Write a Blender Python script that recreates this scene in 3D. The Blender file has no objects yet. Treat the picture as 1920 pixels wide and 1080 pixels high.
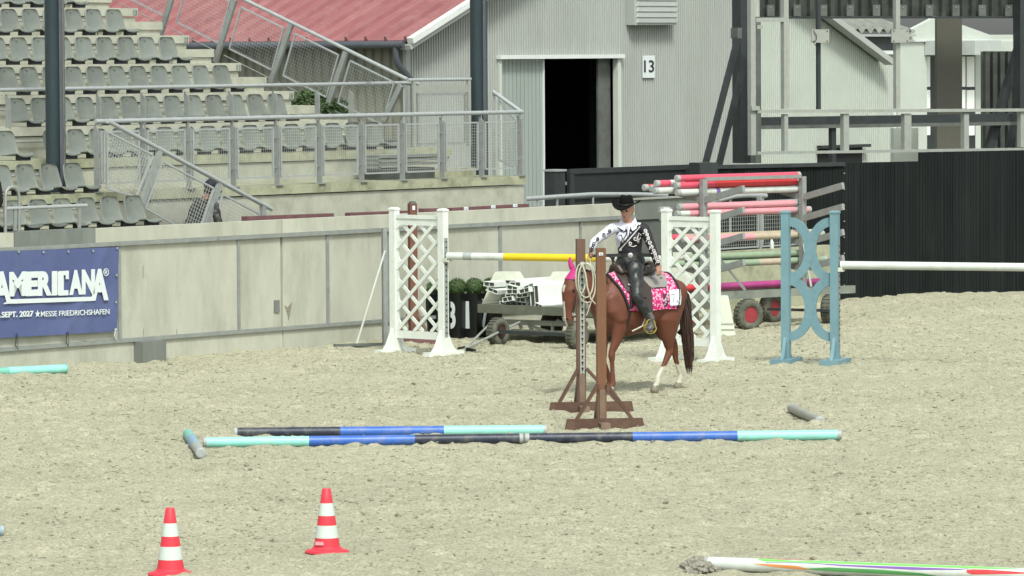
import bpy, bmesh, math, random
import numpy as np
from mathutils import Vector, Matrix, noise
from mathutils.bvhtree import BVHTree
R = math.radians
random.seed(7)
rng = np.random.default_rng(7)
sc = bpy.context.scene
COL = sc.collection

# ------------------------------------------------------------------ camera
FPX, HC, YH, ROLL = 9000.0, 4.0, 95.0, 0.006          # focal length in photo pixels, eye height
_p = math.atan((540 - YH) / FPX)
FW = Vector((0, math.cos(_p), -math.sin(_p)))
_c, _s = math.cos(ROLL), math.sin(ROLL)
_r0, _u0 = Vector((1, 0, 0)), Vector((0, math.sin(_p), math.cos(_p)))
RT = _r0 * _c - _u0 * _s
UP = _r0 * _s + _u0 * _c
CP = Vector((0, 0, HC))
cam = bpy.data.cameras.new('camera')
cam.sensor_width = 36.0
cam.lens = 36.0 * FPX / 1920.0
cam.clip_start = 1.0
cam.clip_end = 2000.0
camo = bpy.data.objects.new('camera', cam)
COL.objects.link(camo)
camo.matrix_world = Matrix(((RT.x, UP.x, -FW.x, CP.x), (RT.y, UP.y, -FW.y, CP.y), (RT.z, UP.z, -FW.z, CP.z), (0, 0, 0, 1)))
sc.camera = camo

# ------------------------------------------------------------------ light
SUN_EL, SUN_AZ = 52.0, 166.0      # azimuth measured clockwise from +Y (sun behind the camera's right)
world = bpy.data.worlds.new('World')
sc.world = world
world.use_nodes = True
wn = world.node_tree.nodes
wn.clear()
sky = wn.new('ShaderNodeTexSky')
sky.sky_type = 'NISHITA'
sky.sun_disc = False
sky.sun_elevation = R(SUN_EL)
sky.sun_rotation = R(SUN_AZ)
sky.air_density = 1.0
sky.dust_density = 3.0
hs = wn.new('ShaderNodeHueSaturation')
hs.inputs['Saturation'].default_value = 0.15
bgn = wn.new('ShaderNodeBackground')
bgn.inputs['Strength'].default_value = 0.11
wo = wn.new('ShaderNodeOutputWorld')
wl = world.node_tree.links
wl.new(sky.outputs[0], hs.inputs['Color'])
tint = wn.new('ShaderNodeVectorMath')                # greenish white balance of the overcast
tint.operation = 'MULTIPLY'
tint.inputs[1].default_value = (.96, 1.0, .96)
wl.new(hs.outputs[0], tint.inputs[0])
wl.new(tint.outputs[0], bgn.inputs['Color'])
wl.new(bgn.outputs[0], wo.inputs['Surface'])
sun = bpy.data.lights.new('sun', 'SUN')
sun.energy = 1.5
sun.angle = R(10)
sun.color = (1.0, 0.99, 0.90)
suno = bpy.data.objects.new('sun', sun)
COL.objects.link(suno)
_az, _el = R(SUN_AZ), R(SUN_EL)
sd = Vector((math.sin(_az) * math.cos(_el), math.cos(_az) * math.cos(_el), math.sin(_el)))
suno.rotation_euler = sd.to_track_quat('Z', 'Y').to_euler()
sc.view_settings.view_transform = 'Standard'
sc.view_settings.look = 'None'
sc.view_settings.gamma = 1.0
sc.view_settings.use_curve_mapping = False
sc.view_settings.exposure = 1.0

# ------------------------------------------------------------------ measuring helpers
def ray(x, y):
    return FW + RT * ((x - 960) / FPX) - UP * ((y - 540) / FPX)
def G(x, y, z=0.0):                                 # photo pixel -> point at height z
    r = ray(x, y)
    return CP + r * ((z - HC) / r.z)
def plane_hit(x, y, P0, nrm):
    r = ray(x, y)
    return CP + r * ((P0 - CP).dot(nrm) / r.dot(nrm))
AW = math.atan2(9000, 7000)                         # heading of the stand and its wall
U = Vector((math.cos(AW), math.sin(AW), 0))
N = Vector((-math.sin(AW), math.cos(AW), 0))
Z = Vector((0, 0, 1))
O = G(0, 700)
O.z = 0
def W(s, v, z=0.0):
    return O + U * s + N * v + Z * z
def PV(x, y, v):                                    # pixel -> (s, z) on the plane v
    P = plane_hit(x, y, O + N * v, N) - O
    return P.dot(U), P.z
def PW(x, y, v):
    return plane_hit(x, y, O + N * v, N)
def mpp(y):                                         # pixels per metre for things standing at photo row y
    return (y - YH) / HC

# ------------------------------------------------------------------ materials
MATS = {}
def nodes_of(name):
    m = bpy.data.materials.new(name)
    m.use_nodes = True
    nt = m.node_tree
    b = nt.nodes['Principled BSDF']
    return m, nt, b
def mat(name, col, rough=0.6, metal=0.0, var=0.12, scale=6.0, bump=0.0, bscale=60.0, stretch=(1, 1, 1), spec=0.4, dirt=None, dscale=2.5, damt=0.5, trans=0.0, rnd=0.0):
    if name in MATS:
        return MATS[name]
    m, nt, b = nodes_of(name)
    L = nt.links.new
    tc = nt.nodes.new('ShaderNodeTexCoord')
    mp = nt.nodes.new('ShaderNodeMapping')
    mp.inputs['Scale'].default_value = stretch
    L(tc.outputs['Object'], mp.inputs['Vector'])
    if rnd:                                          # every copy gets its own patch of the pattern and its own tone
        oi = nt.nodes.new('ShaderNodeObjectInfo')
        sc3 = nt.nodes.new('ShaderNodeVectorMath')
        sc3.operation = 'SCALE'
        sc3.inputs[0].default_value = (37, 53, 71)
        L(oi.outputs['Random'], sc3.inputs['Scale'])
        L(sc3.outputs[0], mp.inputs['Location'])
    n = nt.nodes.new('ShaderNodeTexNoise')
    n.inputs['Scale'].default_value = scale
    n.inputs['Detail'].default_value = 6
    n.inputs['Roughness'].default_value = 0.65
    L(mp.outputs[0], n.inputs['Vector'])
    r = nt.nodes.new('ShaderNodeMapRange')
    r.inputs['From Min'].default_value = 0.3
    r.inputs['From Max'].default_value = 0.7
    r.inputs['To Min'].default_value = 1 - var
    r.inputs['To Max'].default_value = 1 + var
    L(n.outputs[0], r.inputs['Value'])
    mx = nt.nodes.new('ShaderNodeVectorMath')
    mx.operation = 'SCALE'
    mx.inputs[0].default_value = col
    L(r.outputs[0], mx.inputs['Scale'])
    out = mx.outputs[0]
    if rnd:
        rr = nt.nodes.new('ShaderNodeMapRange')
        rr.inputs['To Min'].default_value = 1 - rnd
        rr.inputs['To Max'].default_value = 1 + rnd
        L(oi.outputs['Random'], rr.inputs['Value'])
        m2 = nt.nodes.new('ShaderNodeVectorMath')
        m2.operation = 'SCALE'
        L(out, m2.inputs[0])
        L(rr.outputs[0], m2.inputs['Scale'])
        out = m2.outputs[0]
    if dirt is not None:
        n2 = nt.nodes.new('ShaderNodeTexNoise')
        n2.inputs['Scale'].default_value = dscale
        n2.inputs['Detail'].default_value = 8
        n2.inputs['Roughness'].default_value = 0.7
        L(mp.outputs[0], n2.inputs['Vector'])
        r2 = nt.nodes.new('ShaderNodeMapRange')
        r2.inputs['From Min'].default_value = 0.48
        r2.inputs['From Max'].default_value = 0.72
        r2.inputs['To Max'].default_value = damt
        L(n2.outputs[0], r2.inputs['Value'])
        mm = nt.nodes.new('ShaderNodeMix')
        mm.data_type = 'RGBA'
        L(r2.outputs[0], mm.inputs['Factor'])
        L(out, mm.inputs['A'])
        mm.inputs['B'].default_value = (*dirt, 1)
        out = mm.outputs['Result']
    L(out, b.inputs['Base Color'])
    b.inputs['Roughness'].default_value = rough
    b.inputs['Metallic'].default_value = metal
    b.inputs['Specular IOR Level'].default_value = spec
    if trans:
        b.inputs['Transmission Weight'].default_value = trans
    if bump > 0:
        n3 = nt.nodes.new('ShaderNodeTexNoise')
        n3.inputs['Scale'].default_value = bscale
        n3.inputs['Detail'].default_value = 5
        L(mp.outputs[0], n3.inputs['Vector'])
        bp = nt.nodes.new('ShaderNodeBump')
        bp.inputs['Strength'].default_value = bump
        bp.inputs['Distance'].default_value = 0.01
        L(n3.outputs[0], bp.inputs['Height'])
        L(bp.outputs[0], b.inputs['Normal'])
    MATS[name] = m
    return m

M = dict(
    concrete=mat('concrete', (.405, .412, .345), .85, rnd=.04, var=.10, scale=3, bump=.25, bscale=40, dirt=(.22, .225, .175), dscale=1.6, damt=.6, stretch=(1, 1, .35)),
    concrete2=mat('stand_concrete', (.38, .387, .32), .9, var=.12, scale=5, bump=.3, bscale=50, dirt=(.20, .205, .14), dscale=3, damt=.55),
    concrete_dirty=mat('mossy_concrete', (.33, .34, .24), .9, var=.14, scale=6, bump=.3, bscale=50, dirt=(.12, .13, .075), dscale=2.6, damt=.8),
    grey_panel=mat('grey_steel_panel', (.15, .165, .15), .55, var=.12, scale=4, dirt=(.27, .29, .27), dscale=5, damt=.4, stretch=(1, 1, .2)),
    galv=mat('galvanised_steel', (.27, .29, .28), .5, metal=.25, var=.12, scale=9, dirt=(.17, .18, .16), dscale=6, damt=.35),
    galv_light=mat('light_galvanised_steel', (.31, .33, .30), .5, metal=.15, var=.10, scale=8, dirt=(.25, .25, .22), dscale=6, damt=.35),
    railpaint=mat('rail_tube_steel', (.37, .395, .40), .4, metal=.3, var=.08, scale=9),
    wire=mat('mesh_wire_steel', (.36, .38, .36), .5, metal=.2),
    seat=mat('grey_seat_plastic', (.150, .168, .153), .45, var=.07, scale=3, dirt=(.22, .23, .20), dscale=5, damt=.5, spec=.3, rnd=.12),
    black=mat('black_plastic', (.02, .021, .028), .5, var=.2),
    navy=mat('column_blue_paint', (.018, .032, .038), .40, var=.15, scale=5, dirt=(.03, .043, .048), dscale=3, damt=.5, stretch=(1, 1, .3)),
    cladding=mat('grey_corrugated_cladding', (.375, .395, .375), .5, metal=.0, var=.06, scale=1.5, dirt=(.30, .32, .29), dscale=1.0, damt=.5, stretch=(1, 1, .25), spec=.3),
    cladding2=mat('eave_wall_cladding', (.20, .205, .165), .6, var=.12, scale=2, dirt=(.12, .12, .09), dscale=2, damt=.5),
    cladding_pale=mat('pale_corrugated_cladding', (.48, .52, .47), .5, var=.05, scale=1.5, spec=.3),
    door=mat('sliding_door_sheet', (.28, .32, .30), .5, var=.08, scale=3, dirt=(.25, .28, .26), dscale=2, damt=.5, stretch=(1, 1, .15)),
    redroof=mat('faded_red_roof_sheet', (.26, .105, .11), .6, var=.10, scale=1.2, rnd=.07, dirt=(.36, .19, .19), dscale=1.6, damt=.6, spec=.3),
    trim_white=mat('white_trim', (.60, .63, .62), .5, var=.05),
    gutter=mat('dark_gutter', (.085, .095, .11), .45, metal=.2, var=.15),
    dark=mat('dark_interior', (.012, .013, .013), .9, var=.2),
    darkgate=mat('black_gate_board', (.018, .022, .022), .6, var=.2, scale=5),
    fence=mat('black_fence_board', (.0095, .0125, .0125), .8, var=.22, spec=.15, scale=3, rnd=.22, dirt=(.016, .020, .019), dscale=2, damt=.6, stretch=(1, 1, .3), bump=.15, bscale=30),
    darksteel=mat('dark_steel', (.035, .042, .043), .5, metal=.2, var=.2, scale=4),
    midsteel=mat('weathered_grey_steel', (.115, .125, .115), .6, metal=.15, var=.2, scale=5, dirt=(.05, .05, .045), dscale=3, damt=.5),
    fascia=mat('dark_trapezoid_sheet', (.030, .036, .031), .6, var=.2, scale=3, dirt=(.09, .1, .085), dscale=4, damt=.6),
    beige_col=mat('taupe_concrete_column', (.105, .105, .085), .8, var=.08, scale=3),
    banner=mat('navy_banner_vinyl', (.078, .100, .225), .45, var=.09, scale=1.6, dirt=(.11, .135, .26), dscale=1.2, damt=.6),
    print_white=mat('white_print', (.60, .65, .66), .5, var=.03),
    print_black=mat('black_print', (.02, .02, .025), .5, var=.05),
    white=mat('white_plastic', (.64, .68, .64), .4, var=.05, scale=5, dirt=(.45, .48, .41), dscale=4, damt=.4),
    white_cream=mat('aged_white_plastic', (.54, .57, .48), .5, var=.08, scale=6, dirt=(.40, .42, .33), dscale=4, damt=.5),
    white_dirty=mat('dusty_white_paint', (.52, .56, .53), .5, var=.08, scale=5, dirt=(.38, .38, .31), dscale=6, damt=.5),
    bluewing=mat('faded_blue_painted_wood', (.135, .245, .285), .5, var=.10, scale=4, dirt=(.19, .30, .32), dscale=3, damt=.6, bump=.1),
    brown=mat('brown_stained_wood', (.155, .072, .036), .55, var=.18, scale=5, dirt=(.16, .075, .05), dscale=4, damt=.5, stretch=(1, 1, .15)),
    brown_foot=mat('dark_brown_foot_wood', (.085, .045, .030), .7, var=.2, scale=6, dirt=(.13, .09, .065), dscale=6, damt=.5),
    brown_dusty=mat('dusty_brown_wood', (.16, .11, .08), .7, var=.2, scale=8, dirt=(.24, .20, .15), dscale=7, damt=.6),
    brown_grey=mat('weathered_brown_wood', (.11, .08, .058), .7, var=.2, scale=6, dirt=(.17, .13, .10), dscale=5, damt=.6, stretch=(1, 1, .2)),
    plank_red=mat('dark_red_plank_paint', (.13, .06, .065), .6, var=.2, scale=5, dirt=(.19, .09, .09), dscale=4, damt=.5),
    turq=mat('turquoise_pole_paint', (.25, .60, .54), .4, var=.08, scale=5, dirt=(.33, .45, .38), dscale=9, damt=.7),
    turq_dark=mat('green_turquoise_pole_paint', (.16, .44, .36), .4, var=.10, scale=5, dirt=(.25, .42, .34), dscale=8, damt=.5),
    blue=mat('bright_blue_pole_paint', (.035, .12, .44), .4, var=.1, scale=5, dirt=(.17, .20, .32), dscale=8, damt=.7),
    navyp=mat('navy_black_pole_paint', (.022, .028, .05), .45, var=.2, scale=5, dirt=(.13, .13, .12), dscale=8, damt=.8),
    capgrey=mat('grey_end_cap', (.32, .35, .34), .5, var=.1, scale=14, dirt=(.2, .2, .17), dscale=10, damt=.5),
    greypole=mat('dull_grey_pole', (.27, .28, .25), .5, var=.12, scale=8, dirt=(.36, .35, .27), dscale=6, damt=.6),
    yellow=mat('yellow_pole_paint', (.62, .46, .015), .4, var=.06),
    red=mat('red_pole_paint', (.55, .045, .05), .4, var=.08, dirt=(.5, .10, .12), dscale=6, damt=.4),
    pinkred=mat('pinkish_red_pole_paint', (.58, .08, .13), .4, var=.1),
    pink=mat('pink_pole_paint', (.62, .27, .31), .45, var=.08, dirt=(.55, .32, .33), dscale=5, damt=.5),
    cream=mat('cream_pole_paint', (.42, .36, .27), .5, var=.1, dirt=(.3, .27, .2), dscale=5, damt=.5),
    palegreen=mat('pale_green_pole_paint', (.25, .33, .23), .5, var=.1, dirt=(.22, .25, .17), dscale=5, damt=.5),
    magenta=mat('magenta_pole_paint', (.34, .05, .20), .45, var=.1, dirt=(.4, .09, .16), dscale=3, damt=.6),
    purple=mat('violet_pole_paint', (.17, .09, .33), .45, var=.1),
    limegreen=mat('lime_pole_paint', (.16, .66, .10), .45, var=.1),
    midgreen=mat('green_pole_paint', (.08, .28, .09), .45, var=.1),
    orange=mat('orange_pole_paint', (.55, .22, .06), .45, var=.1),
    conered=mat('red_cone_plastic', (.60, .035, .055), .5, var=.06, scale=8),
    conewhite=mat('reflective_white_sleeve', (.50, .57, .53), .6, var=.04),
    rubber=mat('dusty_tyre_rubber', (.085, .088, .068), .9, var=.2, scale=12, dirt=(.22, .22, .16), dscale=8, damt=.6, bump=.6, bscale=40),
    rubber_dark=mat('dark_tyre_rubber', (.035, .033, .03), .85, var=.2, scale=12, dirt=(.13, .12, .09), dscale=6, damt=.6),
    rimred=mat('red_wheel_rim', (.27, .03, .04), .5, var=.15),
    rimdark=mat('dark_red_wheel_rim', (.05, .022, .02), .6, var=.2),
    trailer=mat('grey_trailer_steel', (.20, .22, .19), .6, metal=.1, var=.15, scale=6, dirt=(.12, .125, .10), dscale=4, damt=.5),
    trailer_dark=mat('weathered_trailer_board', (.10, .11, .085), .7, var=.2, scale=6, dirt=(.17, .18, .13), dscale=5, damt=.5),
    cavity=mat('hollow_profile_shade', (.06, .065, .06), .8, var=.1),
    planter=mat('black_planter', (.008, .010, .009), .35, var=.1),
    topiary=mat('topiary_leaf', (.042, .080, .022), .6, var=.35, scale=20),
    leaf=mat('shrub_leaf', (.04, .075, .022), .6, var=.35, scale=8),
    rope=mat('pale_rope', (.42, .42, .33), .8, var=.15, scale=30, bump=.5, bscale=120),
    horse=mat('chestnut_coat', (.125, .041, .023), .55, var=.16, scale=4, dirt=(.070, .022, .014), dscale=4, damt=.7, bump=.5, bscale=9, spec=.35),
    horse_white=mat('white_horse_hair', (.50, .48, .40), .7, var=.12, scale=12),
    horse_dark=mat('dark_horse_hair', (.040, .020, .014), .55, var=.3, scale=12),
    horse_muzzle=mat('horse_muzzle_skin', (.10, .065, .055), .6, var=.15, scale=14),
    hoof=mat('horn_hoof', (.17, .15, .11), .6, var=.15),
    eye=mat('dark_eye', (.01, .008, .006), .15, var=.05),
    magenta_cloth=mat('hot_pink_cloth', (.38, .02, .15), .7, var=.08),
    pinkpat=None, leather=mat('black_leather', (.017, .019, .019), .42, var=.25, scale=8, bump=.2, bscale=14, spec=.5),
    saddle=mat('dark_brown_saddle_leather', (.040, .028, .023), .42, var=.25, scale=9, spec=.5),
    saddle_grey=mat('grey_suede', (.23, .22, .21), .7, var=.12),
    blackcloth=mat('black_shirt_cloth', (.014, .013, .018), .7, var=.2),
    whitecloth=mat('white_satin_cloth', (.56, .57, .66), .5, var=.07, scale=10),
    skin=mat('skin', (.42, .23, .165), .55, var=.06, scale=10),
    hair=mat('grey_blond_hair', (.30, .26, .20), .6, var=.2, scale=30),
    felt=mat('black_felt', (.006, .006, .006), .9, spec=.1, var=.2),
    gold=mat('yellow_stirrup_metal', (.50, .38, .09), .35, metal=.4, var=.1),
    card=mat('white_card', (.66, .70, .78), .6, var=.04),
    chrome=mat('silver_concho', (.55, .55, .55), .25, metal=.9, var=.05),
    pane_white=mat('painted_bright_pane', (.84, .87, .82), .15, var=.02),
    awning=mat('pale_roller_box', (.42, .45, .43), .5, var=.06),
    fibrecement=mat('grey_fibre_cement_roof', (.19, .20, .18), .85, var=.2, scale=4, dirt=(.10, .10, .09), dscale=5, damt=.6),
    camo=mat('mottled_grey_black_jacket', (.025, .025, .025), .8, var=.3, scale=14, dirt=(.16, .16, .15), dscale=16, damt=1.0),
    greycloth=mat('grey_trouser_cloth', (.13, .14, .15), .8, var=.12),
    capnavy=mat('dark_navy_cap', (.012, .014, .026), .7, var=.2),
    bottle=mat('clear_bottle_plastic', (.55, .58, .56), .2, var=.05),
)

def pattern_mat():                                   # pink saddle blanket with small pale blocks
    m, nt, b = nodes_of('pink_patterned_blanket')
    L = nt.links.new
    tc = nt.nodes.new('ShaderNodeTexCoord')
    mp = nt.nodes.new('ShaderNodeMapping')
    mp.inputs['Rotation'].default_value = (0, R(8), 0)
    L(tc.outputs['Object'], mp.inputs['Vector'])
    v = nt.nodes.new('ShaderNodeTexVoronoi')
    v.inputs['Scale'].default_value = 34
    L(mp.outputs[0], v.inputs['Vector'])
    g = nt.nodes.new('ShaderNodeMath')
    g.operation = 'LESS_THAN'
    g.inputs[1].default_value = .46
    L(v.outputs['Distance'], g.inputs[0])
    ck = nt.nodes.new('ShaderNodeTexVoronoi')
    ck.inputs['Scale'].default_value = 11
    L(mp.outputs[0], ck.inputs['Vector'])
    sep = nt.nodes.new('ShaderNodeSeparateColor')
    L(ck.outputs['Color'], sep.inputs[0])
    ramp = nt.nodes.new('ShaderNodeValToRGB')
    ramp.color_ramp.interpolation = 'CONSTANT'
    e = ramp.color_ramp.elements
    e[0].color = (.48, .012, .14, 1)
    e[1].position = .84
    e[1].color = (.08, .02, .06, 1)
    L(sep.outputs[0], ramp.inputs[0])
    mx = nt.nodes.new('ShaderNodeMix')
    mx.data_type = 'RGBA'
    mul = nt.nodes.new('ShaderNodeMath')
    mul.operation = 'MULTIPLY'
    mul.inputs[1].default_value = .85
    L(g.outputs[0], mul.inputs[0])
    L(mul.outputs[0], mx.inputs['Factor'])
    L(ramp.outputs[0], mx.inputs['A'])
    mx.inputs['B'].default_value = (.62, .42, .50, 1)
    L(mx.outputs['Result'], b.inputs['Base Color'])
    b.inputs['Roughness'].default_value = .8
    return m
M['pinkpat'] = pattern_mat()

def sand_mat():
    m, nt, b = nodes_of('arena_sand')
    L = nt.links.new
    tc = nt.nodes.new('ShaderNodeTexCoord')
    def nz(scale, det=6, rough=.65, st=(1, 1, 1)):
        mp = nt.nodes.new('ShaderNodeMapping')
        mp.inputs['Scale'].default_value = st
        L(tc.outputs['Object'], mp.inputs['Vector'])
        n = nt.nodes.new('ShaderNodeTexNoise')
        n.inputs['Scale'].default_value = scale
        n.inputs['Detail'].default_value = det
        n.inputs['Roughness'].default_value = rough
        L(mp.outputs[0], n.inputs['Vector'])
        return n.outputs[0]
    def ramp(src, a, c0, bpos, c1):
        r = nt.nodes.new('ShaderNodeValToRGB')
        r.color_ramp.elements[0].position = a
        r.color_ramp.elements[0].color = (*c0, 1)
        r.color_ramp.elements[1].position = bpos
        r.color_ramp.elements[1].color = (*c1, 1)
        L(src, r.inputs[0])
        return r.outputs[0]
    big = ramp(nz(.45, 3), .3, (.375, .370, .274), .7, (.430, .422, .315))
    fine = ramp(nz(42, 7, .8), .36, (.60, .59, .57), .60, (1.14, 1.14, 1.14))
    mid = ramp(nz(9, 7, .85), .34, (.78, .78, .77), .62, (1.10, 1.10, 1.10))
    speck = ramp(nz(30, 4, .65), .33, (.50, .48, .45), .42, (1, 1, 1))
    def mul(a, c):
        v = nt.nodes.new('ShaderNodeVectorMath')
        v.operation = 'MULTIPLY'
        L(a, v.inputs[0])
        L(c, v.inputs[1])
        return v.outputs[0]
    L(mul(mul(mul(big, fine), mid), speck), b.inputs['Base Color'])
    b.inputs['Roughness'].default_value = .95
    b.inputs['Specular IOR Level'].default_value = .15
    bp = nt.nodes.new('ShaderNodeBump')
    bp.inputs['Strength'].default_value = .8
    bp.inputs['Distance'].default_value = .02
    L(nz(40, 6, .7), bp.inputs['Height'])
    L(bp.outputs[0], b.inputs['Normal'])
    return m
M['sand'] = sand_mat()
M['clod'] = mat('dark_damp_clod', (.215, .205, .150), .95, var=.3, scale=30, bump=.6, bscale=80)
M['heap'] = mat('damp_grey_sand', (.235, .225, .185), .95, var=.3, scale=20, bump=.6, bscale=80)
M['pave'] = mat('grey_paving', (.22, .225, .18), .9, var=.12, scale=4)

# ------------------------------------------------------------------ mesh building
WM = {}                                              # world matrix of each parent
def mw(o):
    return WM.get(o.name, Matrix.Identity(4)) if o is not None else Matrix.Identity(4)
def thing(name, label, cat, loc=(0, 0, 0), rz=0.0, group=None):
    o = bpy.data.objects.new(name, None)
    o.empty_display_size = .2
    COL.objects.link(o)
    o.location = loc
    o.rotation_euler = (0, 0, rz)
    o['label'] = label
    o['category'] = cat
    if group:
        o['group'] = group
    WM[o.name] = Matrix.Translation(Vector(loc)) @ Matrix.Rotation(rz, 4, 'Z')
    return o
def tag(o, label, cat, group=None):
    o['label'] = label
    o['category'] = cat
    if group:
        o['group'] = group
    return o

class MB:
    def __init__(s):
        s.v, s.f, s.mi, s.sm = [], [], [], []
        s.cur, s.smooth = 0, False
    def add(s, vs, fs):
        o = len(s.v)
        s.v += [Vector(p) for p in vs]
        for f in fs:
            s.f.append([i + o for i in f])
            s.mi.append(s.cur)
            s.sm.append(s.smooth)
        return s
    def frame_box(s, c, ax, ay, az):
        c = Vector(c)
        P = []
        for i in (-1, 1):
            for j in (-1, 1):
                for k in (-1, 1):
                    P.append(c + ax * i + ay * j + az * k)
        det = ax.cross(ay).dot(az)
        F = [(0, 1, 3, 2), (4, 6, 7, 5), (0, 4, 5, 1), (2, 3, 7, 6), (0, 2, 6, 4), (1, 5, 7, 3)]
        if det < 0:
            F = [tuple(reversed(f)) for f in F]
        return s.add(P, F)
    def box(s, x0, x1, y0, y1, z0, z1):
        return s.frame_box(((x0 + x1) / 2, (y0 + y1) / 2, (z0 + z1) / 2), Vector(((x1 - x0) / 2, 0, 0)), Vector((0, (y1 - y0) / 2, 0)), Vector((0, 0, (z1 - z0) / 2)))
    def sbox(s, s0, s1, v0, v1, z0, z1):             # box in the stand's frame
        return s.frame_box(W((s0 + s1) / 2, (v0 + v1) / 2, (z0 + z1) / 2), U * ((s1 - s0) / 2), N * ((v1 - v0) / 2), Z * ((z1 - z0) / 2))
    def bar(s, p0, p1, w, h, up=Z):                  # w across, h along up
        p0, p1 = Vector(p0), Vector(p1)
        d = p1 - p0
        L = d.length
        d.normalize()
        side = d.cross(up)
        if side.length < 1e-4:
            side = d.cross(Vector((1, 0, 0)))
        side.normalize()
        u2 = side.cross(d)
        return s.frame_box((p0 + p1) / 2, d * (L / 2), side * (w / 2), u2 * (h / 2))
    def tube(s, pts, r, n=10, caps=True, rs=None):
        pts = [Vector(p) for p in pts]
        vs, fs = [], []
        prev = None
        for i, p in enumerate(pts):
            if i == 0:
                d = pts[1] - p
            elif i == len(pts) - 1:
                d = p - pts[i - 1]
            else:
                d = (pts[i + 1] - p).normalized() + (p - pts[i - 1]).normalized()
            d.normalize()
            if prev is None:
                a = d.orthogonal().normalized()
            else:
                a = prev - d * prev.dot(d)
                a.normalize()
            prev = a
            b = d.cross(a)
            rr = rs[i] if rs else r
            for k in range(n):
                t = 2 * math.pi * k / n
                vs.append(p + a * (math.cos(t) * rr) + b * (math.sin(t) * rr))
        for i in range(len(pts) - 1):
            for k in range(n):
                k2 = (k + 1) % n
                fs.append((i * n + k, i * n + k2, (i + 1) * n + k2, (i + 1) * n + k))
        sm = s.smooth
        s.smooth = n > 5
        base = len(s.v)
        s.add(vs, fs)
        s.smooth = False
        if caps:
            s.add(vs[:n], [tuple(reversed(range(n)))])
            s.add(vs[-n:], [tuple(range(n))])
        s.smooth = sm
        return s
    def lathe(s, c, prof, n=24, ax=Z, caps=True):               # prof: (radius, height) pairs
        c = Vector(c)
        a = ax.orthogonal().normalized()
        b = ax.cross(a)
        vs, fs = [], []
        for r, h in prof:
            for k in range(n):
                t = 2 * math.pi * k / n
                vs.append(c + ax * h + a * (math.cos(t) * r) + b * (math.sin(t) * r))
        for i in range(len(prof) - 1):
            for k in range(n):
                k2 = (k + 1) % n
                fs.append((i * n + k, i * n + k2, (i + 1) * n + k2, (i + 1) * n + k))
        s.add(vs, fs)
        if caps:
            sm, s.smooth = s.smooth, False
            s.add(vs[:n], [tuple(reversed(range(n)))])
            s.add(vs[-n:], [tuple(range(n))])
            s.smooth = sm
        return s
    def prism(s, poly, ext):                         # polygon of 3-D points pushed by a vector
        n = len(poly)
        poly = [Vector(p) for p in poly]
        ext = Vector(ext)
        vs = poly + [p + ext for p in poly]
        nrm = Vector((0, 0, 0))
        for i in range(n):
            nrm += (poly[i] - poly[0]).cross(poly[(i + 1) % n] - poly[0])
        fs = [tuple(range(n)), tuple(n + i for i in reversed(range(n)))]
        for i in range(n):
            j = (i + 1) % n
            fs.append((j, i, n + i, n + j))
        if nrm.dot(ext) > 0:
            fs = [tuple(reversed(f)) for f in fs]
        return s.add(vs, fs)
    def mesh(s, name, mats, inv=None):
        me = bpy.data.meshes.new(name)
        vs = [tuple(inv @ p) if inv is not None else tuple(p) for p in s.v]
        me.from_pydata(vs, [], s.f)
        for m_ in (mats if isinstance(mats, (list, tuple)) else [mats]):
            me.materials.append(m_)
        me.polygons.foreach_set('material_index', s.mi)
        me.polygons.foreach_set('use_smooth', s.sm)
        me.update()
        return me
    def build(s, name, mats, parent=None, kind=None, label=None, root=None, local=False):
        """coordinates are world unless local; parent may be a thing or one of its parts"""
        base = root if root is not None else parent
        inv = mw(base).inverted() if (base is not None and not local) else None
        me = s.mesh(name, mats, inv)
        o = bpy.data.objects.new(name, me)
        COL.objects.link(o)
        if parent is not None:
            o.parent = parent
        WM[o.name] = mw(parent)                       # parts carry no offset of their own
        if kind:
            o['kind'] = kind
        if label:
            o['label'] = label
        return o

def copy_tree(src, loc=None, rz=None, label=None, group=None):
    def rec(o, par):
        c = o.copy()
        COL.objects.link(c)
        if par is not None:
            c.parent = par
        for ch in KIDS.get(o.name, []):
            k = rec(ch, c)
        return c
    r = rec(src, None)
    if loc is not None:
        r.location = loc
    if rz is not None:
        r.rotation_euler = (0, 0, rz)
    if label:
        r['label'] = label
    if group:
        r['group'] = group
    return r
KIDS = {}
def note_kids(root):
    for o in COL.objects:
        if o.parent is not None:
            KIDS.setdefault(o.parent.name, [])
            if o not in KIDS[o.parent.name]:
                KIDS[o.parent.name].append(o)

def text_polys(txt, offset=0.0, extrude=0.0, space=1.0):
    cu = bpy.data.curves.new('lettering', 'FONT')
    cu.body = txt
    cu.size = 1.0
    cu.offset = offset
    cu.extrude = extrude
    cu.space_character = space
    cu.resolution_u = 6
    cu.fill_mode = 'BOTH' if extrude > 0 else 'FRONT'
    o = bpy.data.objects.new('lettering', cu)
    COL.objects.link(o)
    dg = bpy.context.evaluated_depsgraph_get()
    me = bpy.data.meshes.new_from_object(o.evaluated_get(dg))
    V = [v.co.copy() for v in me.vertices]
    F = [tuple(p.vertices) for p in me.polygons]
    bpy.data.objects.remove(o)
    bpy.data.curves.remove(cu)
    bpy.data.meshes.remove(me)
    xs = [v.x for v in V]
    ys = [v.y for v in V]
    x0, x1, y0, y1 = min(xs), max(xs), min(ys), max(ys)
    V = [((v.x - x0) / (x1 - x0), (v.y - y0) / (y1 - y0), v.z) for v in V]
    return V, F
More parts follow.
